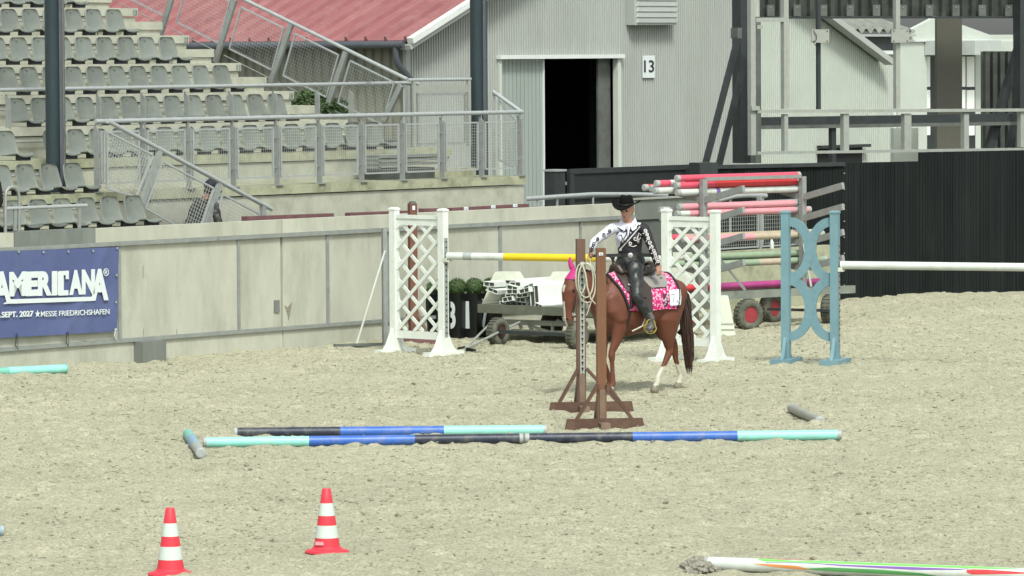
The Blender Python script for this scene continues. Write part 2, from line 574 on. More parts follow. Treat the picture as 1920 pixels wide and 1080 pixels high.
def add_text(mb, txt, o, ex, ey, offset=0.0, space=1.0):
    """text stretched into the box with corner o and edges ex, ey, 3 mm thick"""
    V, F = text_polys(txt, offset, 0.5, space)
    nrm = Vector(ex).cross(Vector(ey)).normalized()
    mb.add([Vector(o) + Vector(ex) * a + Vector(ey) * b + nrm * (c * .006) for a, b, c in V], F)

# ================================================================== GROUND
def smooth_noise(shape, cell, scales):
    h, w = shape
    out = np.zeros(shape)
    fy = np.fft.fftfreq(h, cell[0])[:, None]
    fx = np.fft.rfftfreq(w, cell[1])[None, :]
    f = np.sqrt(fx ** 2 + fy ** 2)
    for size, amp in scales:
        n = np.fft.rfft2(rng.standard_normal(shape))
        g = np.fft.irfft2(n * np.exp(-(f * size) ** 2 * 3.0), s=shape)
        out += g / g.std() * amp
    return out
def make_ground():
    mb = MB()
    mb.add([(-900, -200, -.06), (900, -200, -.06), (900, 1500, -.06), (-900, 1500, -.06)], [(0, 1, 2, 3)])
    g = mb.build('ground', M['pave'], kind='structure')
    # arena sand, laid in the wall's own direction behind, square to the view in front
    x0, x1, y0, y1 = -9.0, 11.0, 35.5, 82.0
    dx, dy = .05, .055
    nx, ny = int((x1 - x0) / dx), int((y1 - y0) / dy)
    Zt = smooth_noise((ny, nx), (dy, dx), [(.9, .006), (.30, .007), (.10, .0105)])
    # churned ridges: sharpen
    Zt = np.where(Zt > 0, Zt * 1.15, Zt * .9)
    xs = np.linspace(x0, x1, nx)
    ys = np.linspace(y0, y1, ny)
    XX, YY = np.meshgrid(xs, ys)
    # drift of sand against the wall
    P = np.stack([XX - O.x, YY - O.y], -1)
    dist = -(P[..., 0] * N.x + P[..., 1] * N.y)
    Zt += .05 * np.exp(-np.clip(dist, 0, None) / .35) * (dist > -.4) * (.6 + .5 * np.sin(P[..., 0] * 3))
    for (tx, ty) in TRACKS:
        d2 = ((XX - tx) ** 2 + (YY - ty) ** 2)
        Zt += .018 * np.exp(-d2 / .006) - .012 * np.exp(-d2 / .02)
    r3 = random.Random(11)
    for _ in range(420):                              # hoof prints, in short tracks
        hx, hy = r3.uniform(-7, 8.5), r3.uniform(37, 74)
        an = r3.uniform(0, 6.28)
        for st in range(r3.randint(1, 5)):
            px_, py_ = hx + math.cos(an) * st * .55 + r3.uniform(-.1, .1), hy + math.sin(an) * st * .55
            i0, j0 = int((px_ - x0) / dx), int((py_ - y0) / dy)
            if not (6 < i0 < nx - 6 and 6 < j0 < ny - 6):
                continue
            sl = (slice(j0 - 5, j0 + 6), slice(i0 - 5, i0 + 6))
            rr = np.sqrt((XX[sl] - px_) ** 2 + (YY[sl] - py_) ** 2)
            Zt[sl] += -.026 * np.exp(-(rr / .065) ** 2) + .014 * np.exp(-((rr - .115) / .045) ** 2)
    for (x, y, h) in ((1325, 1062, .085), (500, 836, .03), (990, 834, .02), (1480, 770, .025), (1535, 800, .03), (430, 817, .02), (1020, 813, .025)):
        p = G(x, y)
        Zt += h * np.exp(-(((XX - p.x) / .22) ** 2 + ((YY - p.y) / .18) ** 2)) * (1 + .35 * np.sign(Zt) * np.minimum(np.abs(Zt) * 60, 1))
    co = np.stack([XX, YY, Zt], -1).reshape(-1, 3)
    idx = np.arange(nx * ny).reshape(ny, nx)
    q = np.stack([idx[:-1, :-1], idx[:-1, 1:], idx[1:, 1:], idx[1:, :-1]], -1).reshape(-1, 4)
    # keep only the arena side of the wall
    me = bpy.data.meshes.new('arena_sand')
    keep = dist.reshape(-1)[q].min(1) > -.10
    rightpart = co[q[:, 0], 0] > G(1330, 600).x
    q = q[keep | rightpart]
    me.vertices.add(len(co))
    me.vertices.foreach_set('co', co.astype(np.float32).ravel())
    me.loops.add(q.size)
    me.loops.foreach_set('vertex_index', q.astype(np.int32).ravel())
    me.polygons.add(len(q))
    me.polygons.foreach_set('loop_start', np.arange(0, q.size, 4, dtype=np.int32))
    me.polygons.foreach_set('loop_total', np.full(len(q), 4, dtype=np.int32))
    me.update(calc_edges=True)
    me.validate()
    me.polygons.foreach_set('use_smooth', [True] * len(me.polygons))
    me.materials.append(M['sand'])
    o = bpy.data.objects.new('arena_sand', me)
    COL.objects.link(o)
    o['kind'] = 'structure'
    # loose clods: small broken lumps lying on the sand
    mb = MB()
    ico = [Vector(v) for v in ((0, 0, 1), (.89, 0, .45), (.28, .85, .45), (-.72, .53, .45), (-.72, -.53, .45), (.28, -.85, .45), (.72, .53, -.45), (-.28, .85, -.45), (-.89, 0, -.45), (-.28, -.85, -.45), (.72, -.53, -.45))]
    icf = [(0, 1, 2), (0, 2, 3), (0, 3, 4), (0, 4, 5), (0, 5, 1), (1, 6, 2), (2, 6, 7), (2, 7, 3), (3, 7, 8), (3, 8, 4), (4, 8, 9), (4, 9, 5), (5, 9, 10), (5, 10, 1), (1, 10, 6)]
    cnt = 0
    while cnt < 24000:
        x, y = random.uniform(-8, 9), random.uniform(37, 78)
        if abs(x) > y * .112 + .3:
            continue
        if noise.noise(Vector((x * .8, y * .5, 3))) + random.uniform(-.5, .5) < -.05:
            continue
        d = -((Vector((x, y, 0)) - O).dot(N))
        if d < .05 and x < G(1330, 600).x:
            continue
        cnt += 1
        r = random.uniform(.006, .016) * (1.9 if random.random() < .05 else 1)
        zz = Zt[min(ny - 1, int((y - y0) / (y1 - y0) * (ny - 1))), min(nx - 1, int((x - x0) / (x1 - x0) * (nx - 1)))]
        a = random.uniform(0, 6.28)
        ca, sa = math.cos(a), math.sin(a)
        sx, sy, sz = r * random.uniform(.8, 1.8), r * random.uniform(.7, 1.3), r * random.uniform(.4, .8)
        vs = []
        for v in ico:
            j = random.uniform(.75, 1.2)
            px, py = v.x * sx * j, v.y * sy * j
            vs.append((x + px * ca - py * sa, y + px * sa + py * ca, zz + v.z * sz * j + sz * .3))
        mb.cur = 0 if random.random() < .65 else 1
        mb.add(vs, icf)
    mh = MB()                                         # damp heap pushed up by the painted pole's end
    hp = G(1318, 1066)
    for k in range(420):
        a, q = random.uniform(0, 6.28), math.sqrt(random.random())
        x, y = hp.x + math.cos(a) * q * .19, hp.y + math.sin(a) * q * .30
        zz = .075 * (1 - q * q) + random.uniform(-.01, .015)
        r = random.uniform(.012, .026)
        mh.add([(x + v.x * r * random.uniform(.7, 1.4), y + v.y * r * random.uniform(.7, 1.4), zz + v.z * r * .8) for v in ico], icf)
    ho = mh.build('sand_heap', M['heap'], kind='stuff')
    tag(ho, 'dark damp heap of sand at the end of the painted pole', 'sand')
    c = mb.build('sand_clods', [M['sand'], M['clod']], kind='stuff')
    tag(c, 'small loose clods of damp sand scattered over the churned arena', 'sand')
    return o

# ================================================================== ARENA WALL (plane v = 0)
def make_wall():
    t = thing('arena_wall', 'long pale concrete arena wall with steel rails below the stand', 'wall', W(0, 0, 0), AW)
    xs = [-60, 222, 446, 528, 613, 731, 937, 1088, 1190]
    ss = [PV(x, 500, 0)[0] for x in xs]
    jt = .022
    for i in range(len(ss) - 1):
        MB().sbox(ss[i] + jt, ss[i + 1] - jt, 0.0, .14, .32, 1.52).build('panel', M['concrete'], t)
    # backing a little behind, so joints are recessed
    MB().sbox(ss[0], ss[-1], .05, .13, -.2, 1.70).build('wall_core', M['concrete2'], t)
    full = [ss[0], PV(528, 500, 0)[0], PV(937, 500, 0)[0] + 3.0]
    full = [ss[0], PV(528, 500, 0)[0], ss[-1]]
    ins0, ins1 = PV(25, 450, 0)[0], PV(177, 450, 0)[0]
    for i in range(2):
        a, b = full[i] + .008, full[i + 1] - .008
        MB().sbox(a, b, -.012, .14, -.2, .27).build('plinth', M['concrete'], t)
        if i == 0:
            MB().sbox(a, ins0 - .006, -.012, .14, 1.575, 1.755).build('coping', M['concrete'], t)
            MB().sbox(ins1 + .006, b, -.012, .14, 1.575, 1.755).build('coping', M['concrete'], t)
        else:
            MB().sbox(a, b, -.012, .14, 1.575, 1.755).build('coping', M['concrete'], t)
    MB().sbox(ins0, ins1, -.02, .13, 1.57, 1.765).build('insert_panel', M['grey_panel'], t, label='grey scratched steel insert in the coping')
    for z0, z1 in ((.272, .318), (1.522, 1.573)):
        for i in range(3):
            a = ss[0] + (ss[-1] - ss[0]) * i / 3
            b = ss[0] + (ss[-1] - ss[0]) * (i + 1) / 3 - .01
            MB().sbox(a, b, -.045, .06, z0, z1).build('steel_rail', M['galv'], t)
    for x, w in ((222, .028), (446, .022), (613, .026), (731, .05), (937, .03), (1088, .016)):
        s = PV(x, 500, 0)[0]
        MB().sbox(s - w, s + w, -.022, .05, .32, 1.52).build('joint_strip', M['galv'], t)
    # dark box at the foot, small plates and cracks
    a, b = PV(268, 650, -.2)[0], PV(312, 650, -.2)[0]
    MB().sbox(a + .03, b + .03, -.17, -.013, -.05, .27).build('cable_box', M['grey_panel'], t)
    s = PV(518, 587, 0)[0]
    MB().sbox(s - .05, s + .05, -.02, 0, .52, .68).build('cover_plate', M['grey_panel'], t)
    for x, y0, y1 in ((268, 498, 522), (268, 616, 632), (330, 617, 634)):
        s = PV(x, 500, 0)[0]
        MB().sbox(s - .007, s + .007, -.004, .01, PV(x, y1, 0)[1], PV(x, y0, 0)[1]).build('crack_filler', M['galv'], t)
    s = PV(541, 582, 0)[0]
    zc = PV(541, 582, 0)[1]
    MB().prism([W(s - .09, -.003, zc + .08), W(s - .02, -.003, zc + .04), W(s + .07, -.003, zc + .11), W(s + .04, -.003, zc - .02), W(s, -.003, zc - .14), W(s - .04, -.003, zc - .02)], N * .02).build('patch', M['clod'], t)
    # the darker steel section at the right end
    a, b = PV(1190, 450, 0)[0] + .01, PV(1312, 450, 0)[0]
    t2 = thing('steel_barrier_wall', 'smooth dark grey steel section closing the right end of the arena wall', 'wall', W(a, 0, 0), AW)
    MB().sbox(a, b, 0, .08, 1.50, 1.79).build('top_panel', M['grey_panel'], t2)
    MB().sbox(a, b, .03, .08, 0, 1.47).build('lower_panel', M['midsteel'], t2)
    MB().sbox(a, b, -.03, .10, 1.795, 1.82).build('top_strip', M['galv_light'], t2)
    # low wall with mesh behind the rack trailer
    a2, b2 = b + .05, PV(1560, 520, 0)[0]
    t3 = thing('low_concrete_wall', 'low stained concrete wall with wire mesh panels behind the pole rack', 'wall', W(a2, 0, 0), AW)
    MB().sbox(a2, b2, 0, .15, -.1, .95).build('wall_body', M['concrete_dirty'], t3)
    x = a2 + .5
    while x < b2 - 1.0:
        frame_panel(t3, [W(x, .05, .99), W(x + 1.05, .05, .99), W(x + 1.05, .05, 1.68), W(x, .05, 1.68)], U, Z, .06, .022)
        MB().sbox(x + 1.07, x + 1.13, .03, .09, .95, 1.75).build('post', M['galv'], t3)
        x += 1.15

def clip_line(poly, p, d):
    """clip the line p + t d to a convex polygon (all 3-D, coplanar)"""
    c = sum(poly, Vector()) / len(poly)
    nrm = (poly[1] - poly[0]).cross(poly[2] - poly[1]).normalized()
    t0, t1 = -1e9, 1e9
    for i in range(len(poly)):
        a, b = poly[i], poly[(i + 1) % len(poly)]
        e = nrm.cross(b - a)
        if e.dot(c - a) < 0:
            e = -e
        den, num = e.dot(d), e.dot(a - p)
        if abs(den) < 1e-9:
            if num > 0:
                return None
            continue
        t = num / den
        if den > 0:
            t0 = max(t0, t)
        else:
            t1 = min(t1, t)
    if t1 - t0 < .01:
        return None
    return p + d * t0, p + d * t1
def frame_panel(parent, poly, d1, d2, sp, fw=.025, wire=.0022, mat_f=None):
    """a welded mesh panel: flat bar frame plus a grid of wires"""
    poly = [Vector(p) for p in poly]
    nrm = (poly[1] - poly[0]).cross(poly[2] - poly[1]).normalized()
    mb = MB()
    for i in range(len(poly)):
        a, b = poly[i], poly[(i + 1) % len(poly)]
        mb.bar(a, b, .022, fw, up=nrm.cross((b - a).normalized()))
    f = mb.build('mesh_panel', mat_f or M['railpaint'], parent)
    wb = MB()
    c = sum(poly, Vector()) / len(poly)
    for d, e, r in ((d1.normalized(), d2.normalized(), wire), (d2.normalized(), d1.normalized(), wire)):
        # step across e
        step = (e - d * e.dot(d)).normalized()
        ext = [(p - c).dot(step) for p in poly]
        k = math.ceil(min(ext) / sp)
        while k * sp < max(ext):
            q = clip_line(poly, c + step * (k * sp), d)
            if q:
                wb.bar(q[0], q[1], r * 2, r * 2, up=nrm)
            k += 1
    w = wb.build('wires', M['wire'], f, kind='stuff', root=None)
    return f

# ================================================================== GRANDSTAND
def vk(k): return .65 + 1.035 * (k - 1)
def vr(k): return vk(k) - .42
def zb(k): return 1.74 + .42 * (k - 1)
S_END = 10.84
NROW = 9
ROWNAME = {1: 'the lowest row', 2: 'the second row up', 3: 'the third row up', 4: 'the fourth row up', 5: 'the fifth row up', 6: 'the sixth row up', 7: 'the seventh row up', 8: 'the eighth row up', 9: 'the top row'}
ORD = ['rightmost', 'second from the right', 'third from the right', 'fourth from the right', 'fifth from the right', 'sixth from the right', 'seventh from the right', 'eighth from the right', 'ninth from the right', 'tenth from the right', 'eleventh from the right', 'twelfth from the right', 'thirteenth from the right', 'fourteenth from the right', 'fifteenth from the right', 'sixteenth from the right', 'seventeenth from the right', 'eighteenth from the right', 'nineteenth from the right', 'twentieth from the right']
S_WALK0 = 3.05                                       # where the mesh railing starts
def make_stand():
    t = thing('grandstand', 'pale concrete grandstand of stepped seating tiers left of the hall', 'grandstand', W(0, 0, 0), AW)
    sL = -14.0
    for k in range(1, NROW + 2):
        if k == 1:
            e = 3.42
        elif k == 2:
            e = 12.45
        elif k == 3:
            e = 12.0
        else:
            e = S_END
        v0, v1 = vr(k), vr(k + 1) + .02
        z = zb(k)
        tread = MB().sbox(sL, e, v0 + .0, v1, z - .12, z).build('step_slab', M['concrete_dirty'] if k in (1, 2, 3) else M['concrete2'], t)
        MB().sbox(sL, e - .03, v0 + .03, v0 + .30, z - .60, z - .135).build('riser', M['concrete2'], t)
        if 4 <= k:
            # aisle half step in front of the riser
            MB().sbox(e - .92, e + .0, v0 - .50, v0 - .005, z - .33, z - .21).build('half_step', M['concrete2'], t)
            MB().sbox(e - .89, e - .03, v0 - .47, v0 + .0, z - .42, z - .335).build('half_step_base', M['concrete2'], t)
        # the steel rail behind the seats
        se = {1: 3.2, 2: 3.15, 3: 10.4}.get(k - 1, S_END - 1.15)
        if k > 1:
            MB().tube([W(sL + 5, v0 - .03, z - .20), W(se, v0 - .03, z - .20)], .014, 6).build('support_rail', M['galv'], t)
    # outer side wall of the tiers (follows the stairs)
    # front face of the tier under the mesh railing
    MB().sbox(3.44, 12.42, vr(2) + .05, vr(2) + .25, .4, zb(2) - .155).build('tier_face', M['concrete'], t)
    MB().sbox(12.30, 12.42, vr(2) + .26, 8.0, .4, zb(2) - .155).build('tier_face', M['concrete'], t)
    MB().sbox(3.44, 14.0, .14, vr(2) + .05, .85, .95).build('passage_floor', M['concrete2'], t)
    # number plates at row ends
    for k in range(5, NROW + 1):
        v0, z = vr(k), zb(k)
        pl = MB().sbox(S_END - .115, S_END - .02, v0 - .006, v0 - .001, z - .105, z - .02).build('row_plate', M['galv_light'], t)
        mb = MB()
        add_text(mb, str(k + 5), W(S_END - .105, v0 - .009, z - .095), U * .075, Z * .062)
        mb.build('row_number', M['grey_panel'], pl)
    # stone step and a grey box on the walkway
    MB().sbox(10.6, 12.2, vr(2) + .75, vr(3) - .02, zb(2), zb(2) + .12).build('half_step', M['concrete_dirty'], t)
    b = thing('grey_bench_box', 'low grey slatted box on the walkway behind the mesh railing', 'box', W(10.0, 1.9, zb(2)), AW)
    MB().sbox(9.7, 10.9, 1.75, 2.1, zb(2) + .0, zb(2) + .16).build('base', M['midsteel'], b)
    for q in range(3):
        MB().sbox(9.62, 10.98, 1.72, 2.13, zb(2) + .20 + q * .06, zb(2) + .235 + q * .06).build('slat', M['galv'], b)
    MB().sbox(9.62, 9.68, 1.75, 2.1, zb(2) + .16, zb(2) + .355).build('end_board', M['galv'], b)

def make_seats():
    # one seat in its own frame: x along the row, -y to the front, origin at seat mount on the step edge
    t = thing('stadium_seat', '', 'seat', (0, 0, 0), 0, 'grey plastic seats on the grandstand')
    prof = [(-.41, .040), (-.405, .062), (-.38, .074), (-.30, .070), (-.22, .062), (-.14, .060), (-.085, .074), (-.045, .108), (-.022, .165), (-.002, .245), (.014, .315), (.022, .358), (.020, .378)]
    half = [.125, .145, .150, .158, .166, .176, .186, .190, .188, .182, .172, .148, .105]
    mb = MB()
    mb.smooth = True
    nx = 8
    th = .016
    vs, fs = [], []
    for side in (0, 1):
        for (y, z), hw in zip(prof, half):
            for i in range(nx + 1):
                u = i / nx * 2 - 1
                x = u * hw
                cup = u * u
                if y < -.05:
                    zz, yy = z + .018 * cup * min(1, (y + .42) / -.3 + 1.2), y
                else:
                    zz, yy = z, y - .035 * cup
                if side:
                    zz -= th if y < -.02 else 0
                    yy += 0 if y < -.02 else th
                vs.append((x, yy, zz))
    n1 = (nx + 1) * len(prof)
    for j in range(len(prof) - 1):
        for i in range(nx):
            a = j * (nx + 1) + i
            fs.append((a, a + 1, a + nx + 2, a + nx + 1))
            fs.append((n1 + a, n1 + a + nx + 1, n1 + a + nx + 2, n1 + a + 1))
    for j in range(len(prof) - 1):
        for i in (0, nx):
            a = j * (nx + 1) + i
            fs.append((a, a + nx + 1, n1 + a + nx + 1, n1 + a))
    for j in (0, len(prof) - 1):
        for i in range(nx):
            a = j * (nx + 1) + i
            fs.append((a, n1 + a, n1 + a + 1, a + 1))
    mb.add(vs, fs)
    mb.build('seat_shell', M['seat'], t, local=True)
    MB().box(-.095, .095, -.395, -.30, -.012, .056).build('mounting_block', M['black'], t, local=True)
    MB().frame_box((0, .008, .330), Vector((.016, 0, 0)), Vector((0, .003, .0005)), Vector((0, .0005, .012))).build('number_badge', M['grey_panel'], t, local=True)
    note_kids(t)
    first = True
    for k in range(1, NROW + 1):
        z0 = zb(k) + .014
        px = {1: (225, 364), 2: (111, 304), 3: (685, 226), 4: (495, 176), 5: (392, 122), 6: (291, 68), 7: (192, 15)}.get(k)
        if px:
            s_last = PV(px[0], px[1], vk(k) + .02)[0] + .19
        if k == 3:
            s_last = PV(160, 241, vk(3) + .02)[0] + .19 + 13 * .452
        n = {1: 7, 2: 5, 3: 18, 4: 13, 5: 11, 6: 9, 7: 7, 8: 5, 9: 3}[k]
        for i in range(n):
            if k == 3 and i == 16:                      # one seat is missing here
                continue
            s = s_last - i * .452
            lab = 'grey plastic stand seat, %s in %s' % (ORD[i], ROWNAME[k])
            p = W(s + random.uniform(-.004, .004), vk(k) - .015, z0)
            rz = AW + random.uniform(-.012, .012)
            if first:
                t.location = p
                t.rotation_euler = (0, 0, rz)
                t['label'] = lab
                first = False
            else:
                copy_tree(t, p, rz, lab)

def flat_post(mb, p, h, depth, th, along, across):
    """flat steel plate post with a slanted top"""
    a, b = across * (depth / 2), along * (th / 2)
    P = [p - a, p + a, p + a + Z * (h + .05), p - a + Z * (h - .02)]
    mb.prism([q - b for q in P], b * 2)

def make_railings():
    RP = M['railpaint']
    # 1. mesh railing on the tier edge
    t = thing('mesh_railing', 'long galvanised railing with wire mesh panels along the walkway edge', 'railing', W(3.2, 1.3, zb(2)), AW)
    MB().tube([W(3.20, 1.30, 3.10), W(12.40, 1.30, 3.10)], .031, 12).build('handrail', RP, t)
    z0 = zb(2)
    for i in range(11):
        s = 3.22 + .912 * i
        mb = MB()
        flat_post(mb, W(s, 1.30, z0), .84, .085, .02, U, N)
        mb.sbox(s - .07, s + .07, 1.24, 1.36, z0, z0 + .012)
        mb.tube([W(s, 1.30, z0 + .84), W(s, 1.30, 3.08)], .010, 6)
        mb.build('post', M['galv'], t)
        if i < 10:
            a, b = s + .085, s + .912 - .085
            frame_panel(t, [W(a, 1.30, z0 + .12), W(b, 1.30, z0 + .12), W(b, 1.30, z0 + .80), W(a, 1.30, z0 + .80)], U, Z, .042, .022, wire=.0017)
            mb = MB()
            for zz in (.25, .66):
                mb.tube([W(s, 1.30, z0 + zz), W(a, 1.30, z0 + zz)], .008, 5)
                mb.tube([W(b, 1.30, z0 + zz), W(s + .912, 1.30, z0 + zz)], .008, 5)
            mb.build('fixing_pins', M['galv'], t, kind='stuff')
    # return up the stairs at the right end
    t = thing('stair_end_railing', 'short sloping handrail at the right end of the walkway', 'railing', W(12.4, 1.3, zb(2)), AW)
    P1 = W(12.42, 1.33, 3.10)
    P2 = plane_hit(925, 172, O + U * 12.42, U)
    MB().tube([P1, P2], .03, 10).build('handrail', RP, t)
    Q1, Q2 = P1 - Z * .16, P2 - Z * .18
    d = (P2 - P1).normalized()
    mb = MB()
    mb.bar(P1 - Z * .93, P1 - Z * .1, .02, .05)
    mb.build('post', M['galv'], t)
    MB().bar(P2 - Z * 1.3, P2 - Z * .04, .02, .05).build('post', M['galv'], t)
    base = [W(12.42, 1.40, zb(2) + .10), plane_hit(935, 300, O + U * 12.42, U), plane_hit(935, 187, O + U * 12.42, U), W(12.42, 1.40, 2.95)]
    frame_panel(t, base, d, Z, .05, .02)
    # 2. low guard rail before the fourth row
    t = thing('guard_rail', 'low tubular guard rail before the fourth row of seats', 'railing', W(3.5, 3.33, zb(4)), AW)
    a = W(-6, 3.36, 3.49)
    e1 = W(12.42, 3.36, 3.53)
    MB().tube([a, e1, W(12.52, 3.36, 3.51), W(12.57, 3.36, 3.45), W(12.57, 3.36, 3.30)], .028, 10).build('handrail', RP, t)
    for x in (15, 185, 268, 350, 433, 515, 595, 658):
        s = PV(x, 190, 3.36)[0]
        mb = MB()
        flat_post(mb, W(s, 3.36, zb(4) if s < S_END else zb(3)), (3.44 if s < S_END else 3.44) - (zb(4) if s < S_END else zb(3)) - .04, .085, .02, U, N)
        mb.build('post', M['galv'], t)
    # 3. stair railing with mesh running up beside the tiers (plane s = 11.2)
    s0 = 11.21
    t = thing('stair_mesh_railing', 'tall mesh railing climbing the stairs beside the red roof', 'railing', W(s0, 2.5, zb(3)), AW)
    Pb = plane_hit(764, 149, O + U * s0, U)
    Pt = plane_hit(460, 0, O + U * s0, U)
    d = (Pt - Pb).normalized()
    Pe = Pt + d * 4.0
    MB().tube([Pb, Pe], .028, 10).build('handrail', RP, t)
    nup = (Z - d * Z.dot(d)).normalized()
    posts = [(1225, 180, 1070, 620), (1635, 390, 1480, 850), (800, 0, 655, 465), (385, -200, 240, 270)]
    poff = []
    for (xa, ya, xb, yb) in posts:
        a = plane_hit(240 + xa / 4, ya / 4, O + U * s0, U)
        b = plane_hit(240 + xb / 4, yb / 4, O + U * s0, U)
        MB().bar(b, a, .05, .085, up=U.cross((a - b).normalized())).build('post', M['galv'], t)
        poff.append((a - Pb).dot(d))
    MB().bar(plane_hit(720, 227, O + U * s0, U), plane_hit(752, 160, O + U * s0, U), .05, .085, up=U.cross(nup)).build('post', M['galv'], t)
    MB().sbox(s0 - .03, s0 + .03, 2.47, 2.53, zb(3), 3.5).build('post', M['galv'], t)
    poff.sort()
    dp = poff[1] - poff[0]
    for i in range(-1, 5):
        o0 = poff[0] + dp * (i)
        a0, a1 = o0 + .12, o0 + dp - .12
        if i == -1:
            a0 = .22
        top = [Pb + d * a0 - nup * .13, Pb + d * a1 - nup * .13]
        bot = [Pb + d * a1 - nup * .80, Pb + d * a0 - nup * .80]
        frame_panel(t, top + bot, d, nup, .050, .022, wire=.0012)
        MB().tube([Pb + d * (o0 + .05) - nup * .93, Pb + d * (o0 + dp - .05) - nup * .93], .008, 6).build('lower_rod', M['galv'], t)
    # level section and gate at the foot of the stairs
    t = thing('landing_gate', 'square wire mesh gate with top rail between stairs and dark column', 'gate', W(s0, 2.5, zb(3)), AW)
    vg = 2.5
    sA, zA = PV(764, 150, vg)
    sB, zB = PV(882, 152, vg)
    MB().tube([W(sA, vg, zA), W(sB, vg, zA)], .026, 10).build('handrail', RP, t)
    a, b = PV(783, 177, vg), PV(873, 268, vg)
    mb = MB()
    for s in (PV(776, 200, vg)[0], PV(879, 200, vg)[0]):
        mb.sbox(s - .03, s + .03, vg - .02, vg + .02, zb(3), zA - .02)
    mb.build('gate_posts', M['galv_light'], t)
    MB().sbox(PV(776, 200, vg)[0] + .03, PV(879, 200, vg)[0] - .03, vg - .01, vg + .01, a[1] + .02, zA - .08).build('top_sheet', M['galv_light'], t)
    frame_panel(t, [W(a[0], vg, b[1]), W(b[0], vg, b[1]), W(b[0], vg, a[1]), W(a[0], vg, a[1])], U, Z, .055, .035, wire=.0020, mat_f=M['galv'])
    # 4. front stair railing in the passage (plane v = .72)
    v = .74
    t = thing('front_stair_railing', 'sloping mesh railing above the arena wall, beside the lowest seats', 'railing', W(3, v, 1.0), AW)
    def q(x, y):                                      # pixels of the 4.5x crop
        return PW(180 + x / 4.5, 200 + y / 4.5, v)
    A, B = q(100, 122), q(1480, 865)
    MB().tube([A, B], .031, 10).build('handrail', RP, t)
    d = (B - A).normalized()
    nup = (Z - d * Z.dot(d)).normalized()
    for (x0, y0, x1, y1) in ((540, 375, 385, 820), (1045, 650, 900, 1080), (1410, 840, 1410, 960)):
        a, b = q(x0, y0), q(x1, y1)
        MB().bar(b, a, .05, .085, up=N.cross((a - b).normalized())).build('post', M['galv'], t)
    lean = (q(540, 375) - q(385, 820)).normalized()
    MB().tube([q(72, 210), q(72, 640)], .018, 8).build('post', M['galv'], t)
    for poly in ([(95, 210), (480, 410), (340, 760), (95, 690)], [(560, 460), (995, 690), (870, 1060), (780, 1060), (415, 855)], [(1070, 740), (1380, 905), (1375, 960), (1370, 1010), (960, 1050)]):
        frame_panel(t, [q(*p) for p in poly], d, lean, .05, .024, wire=.0026)
    # 5. hoop and short rail at the lower left
    v = .10
    t = thing('hoop_railing', 'bent tubular hoop with a short rail above the grey wall insert', 'railing', W(.2, v, 1.76), AW)
    def q(x, y):
        return PW(x / 7.715, 330 + y / 7.715, v)
    hoop = [q(78, 830), q(78, 300), q(90, 220), q(125, 175), q(170, 158), q(220, 175), q(258, 225), q(278, 300), q(275, 830)]
    MB().tube(hoop, .022, 10).build('hoop', M['galv'], t)
    MB().tube([q(75, 473), q(1250, 425)], .024, 10).build('handrail', RP, t)
    for x in (215, 1148):
        mb = MB()
        mb.bar(q(x, 790), q(x, 470), .02, .05)
        mb.build('post', M['galv'], t)
    # 6. handrail on the ramp behind the wall to the right
    v = .9
    t = thing('ramp_handrail', 'low blue grey handrail behind the wall by the hall door', 'railing', PW(1110, 400, v), AW)
    P = [PW(x, y, v) for x, y in ((985, 373), (1050, 368.5), (1112, 364.5), (1190, 364.5), (1250, 366))]
    MB().tube(P, .035, 10).build('handrail', RP, t)
    for x, y in ((1008, 371), (1045, 369), (1112, 365), (1238, 366)):
        p = PW(x, y, v)
        MB().bar(p - Z * .5, p - Z * .02, .03, .03).build('post', M['galv'], t)
    t = thing('rear_handrail', 'pale handrail stub seen between the red poles on the rack', 'railing', PW(1400, 400, 1.2), AW)
    P = [PW(x, y, 1.2) for x, y in ((1345, 376), (1375, 368), (1400, 366), (1436, 367))]
    MB().tube(P, .04, 10).build('handrail', RP, t)
    for x in (1369, 1430):
        p = PW(x, 370, 1.2)
        MB().bar(p - Z * .7, p, .04, .04).build('post', M['galv'], t)

def make_columns():
    for i, (x0, x1, v, yb, lab) in enumerate(((85, 113, 1.93, 345, 'dark blue steel column rising through the seats at far left'), (882, 907, 2.62, 330, 'dark blue steel column beside the landing gate'))):
        sa, _ = PV(x0, 200, v)
        sb, _ = PV(x1, 200, v)
        P = plane_hit((x0 + x1) / 2, 200, O + N * v, N)
        r = (x1 - x0) / 2 * (P.y / FPX)
        c = Vector((P.x, P.y, 0))
        t = thing('steel_column', lab, 'column', c, 0, 'dark blue stadium columns')
        MB().tube([c + Z * (1.5), c + Z * 9], r, 24).build('shaft', M['navy'], t)
        # service channel on the right of the shaft
        c2 = c + RT * (r + .03)
        c2.z = 0
        MB().box(c2.x - .035, c2.x + .01, c2.y - .03, c2.y + .08, 1.5, 9).build('cable_channel', M['gutter'], t)
        MB().box(c2.x + .012, c2.x + .030, c2.y - .05, c2.y + .08, 1.5, 9).build('side_flange', M['midsteel'] if i == 0 else M['navy'], t)

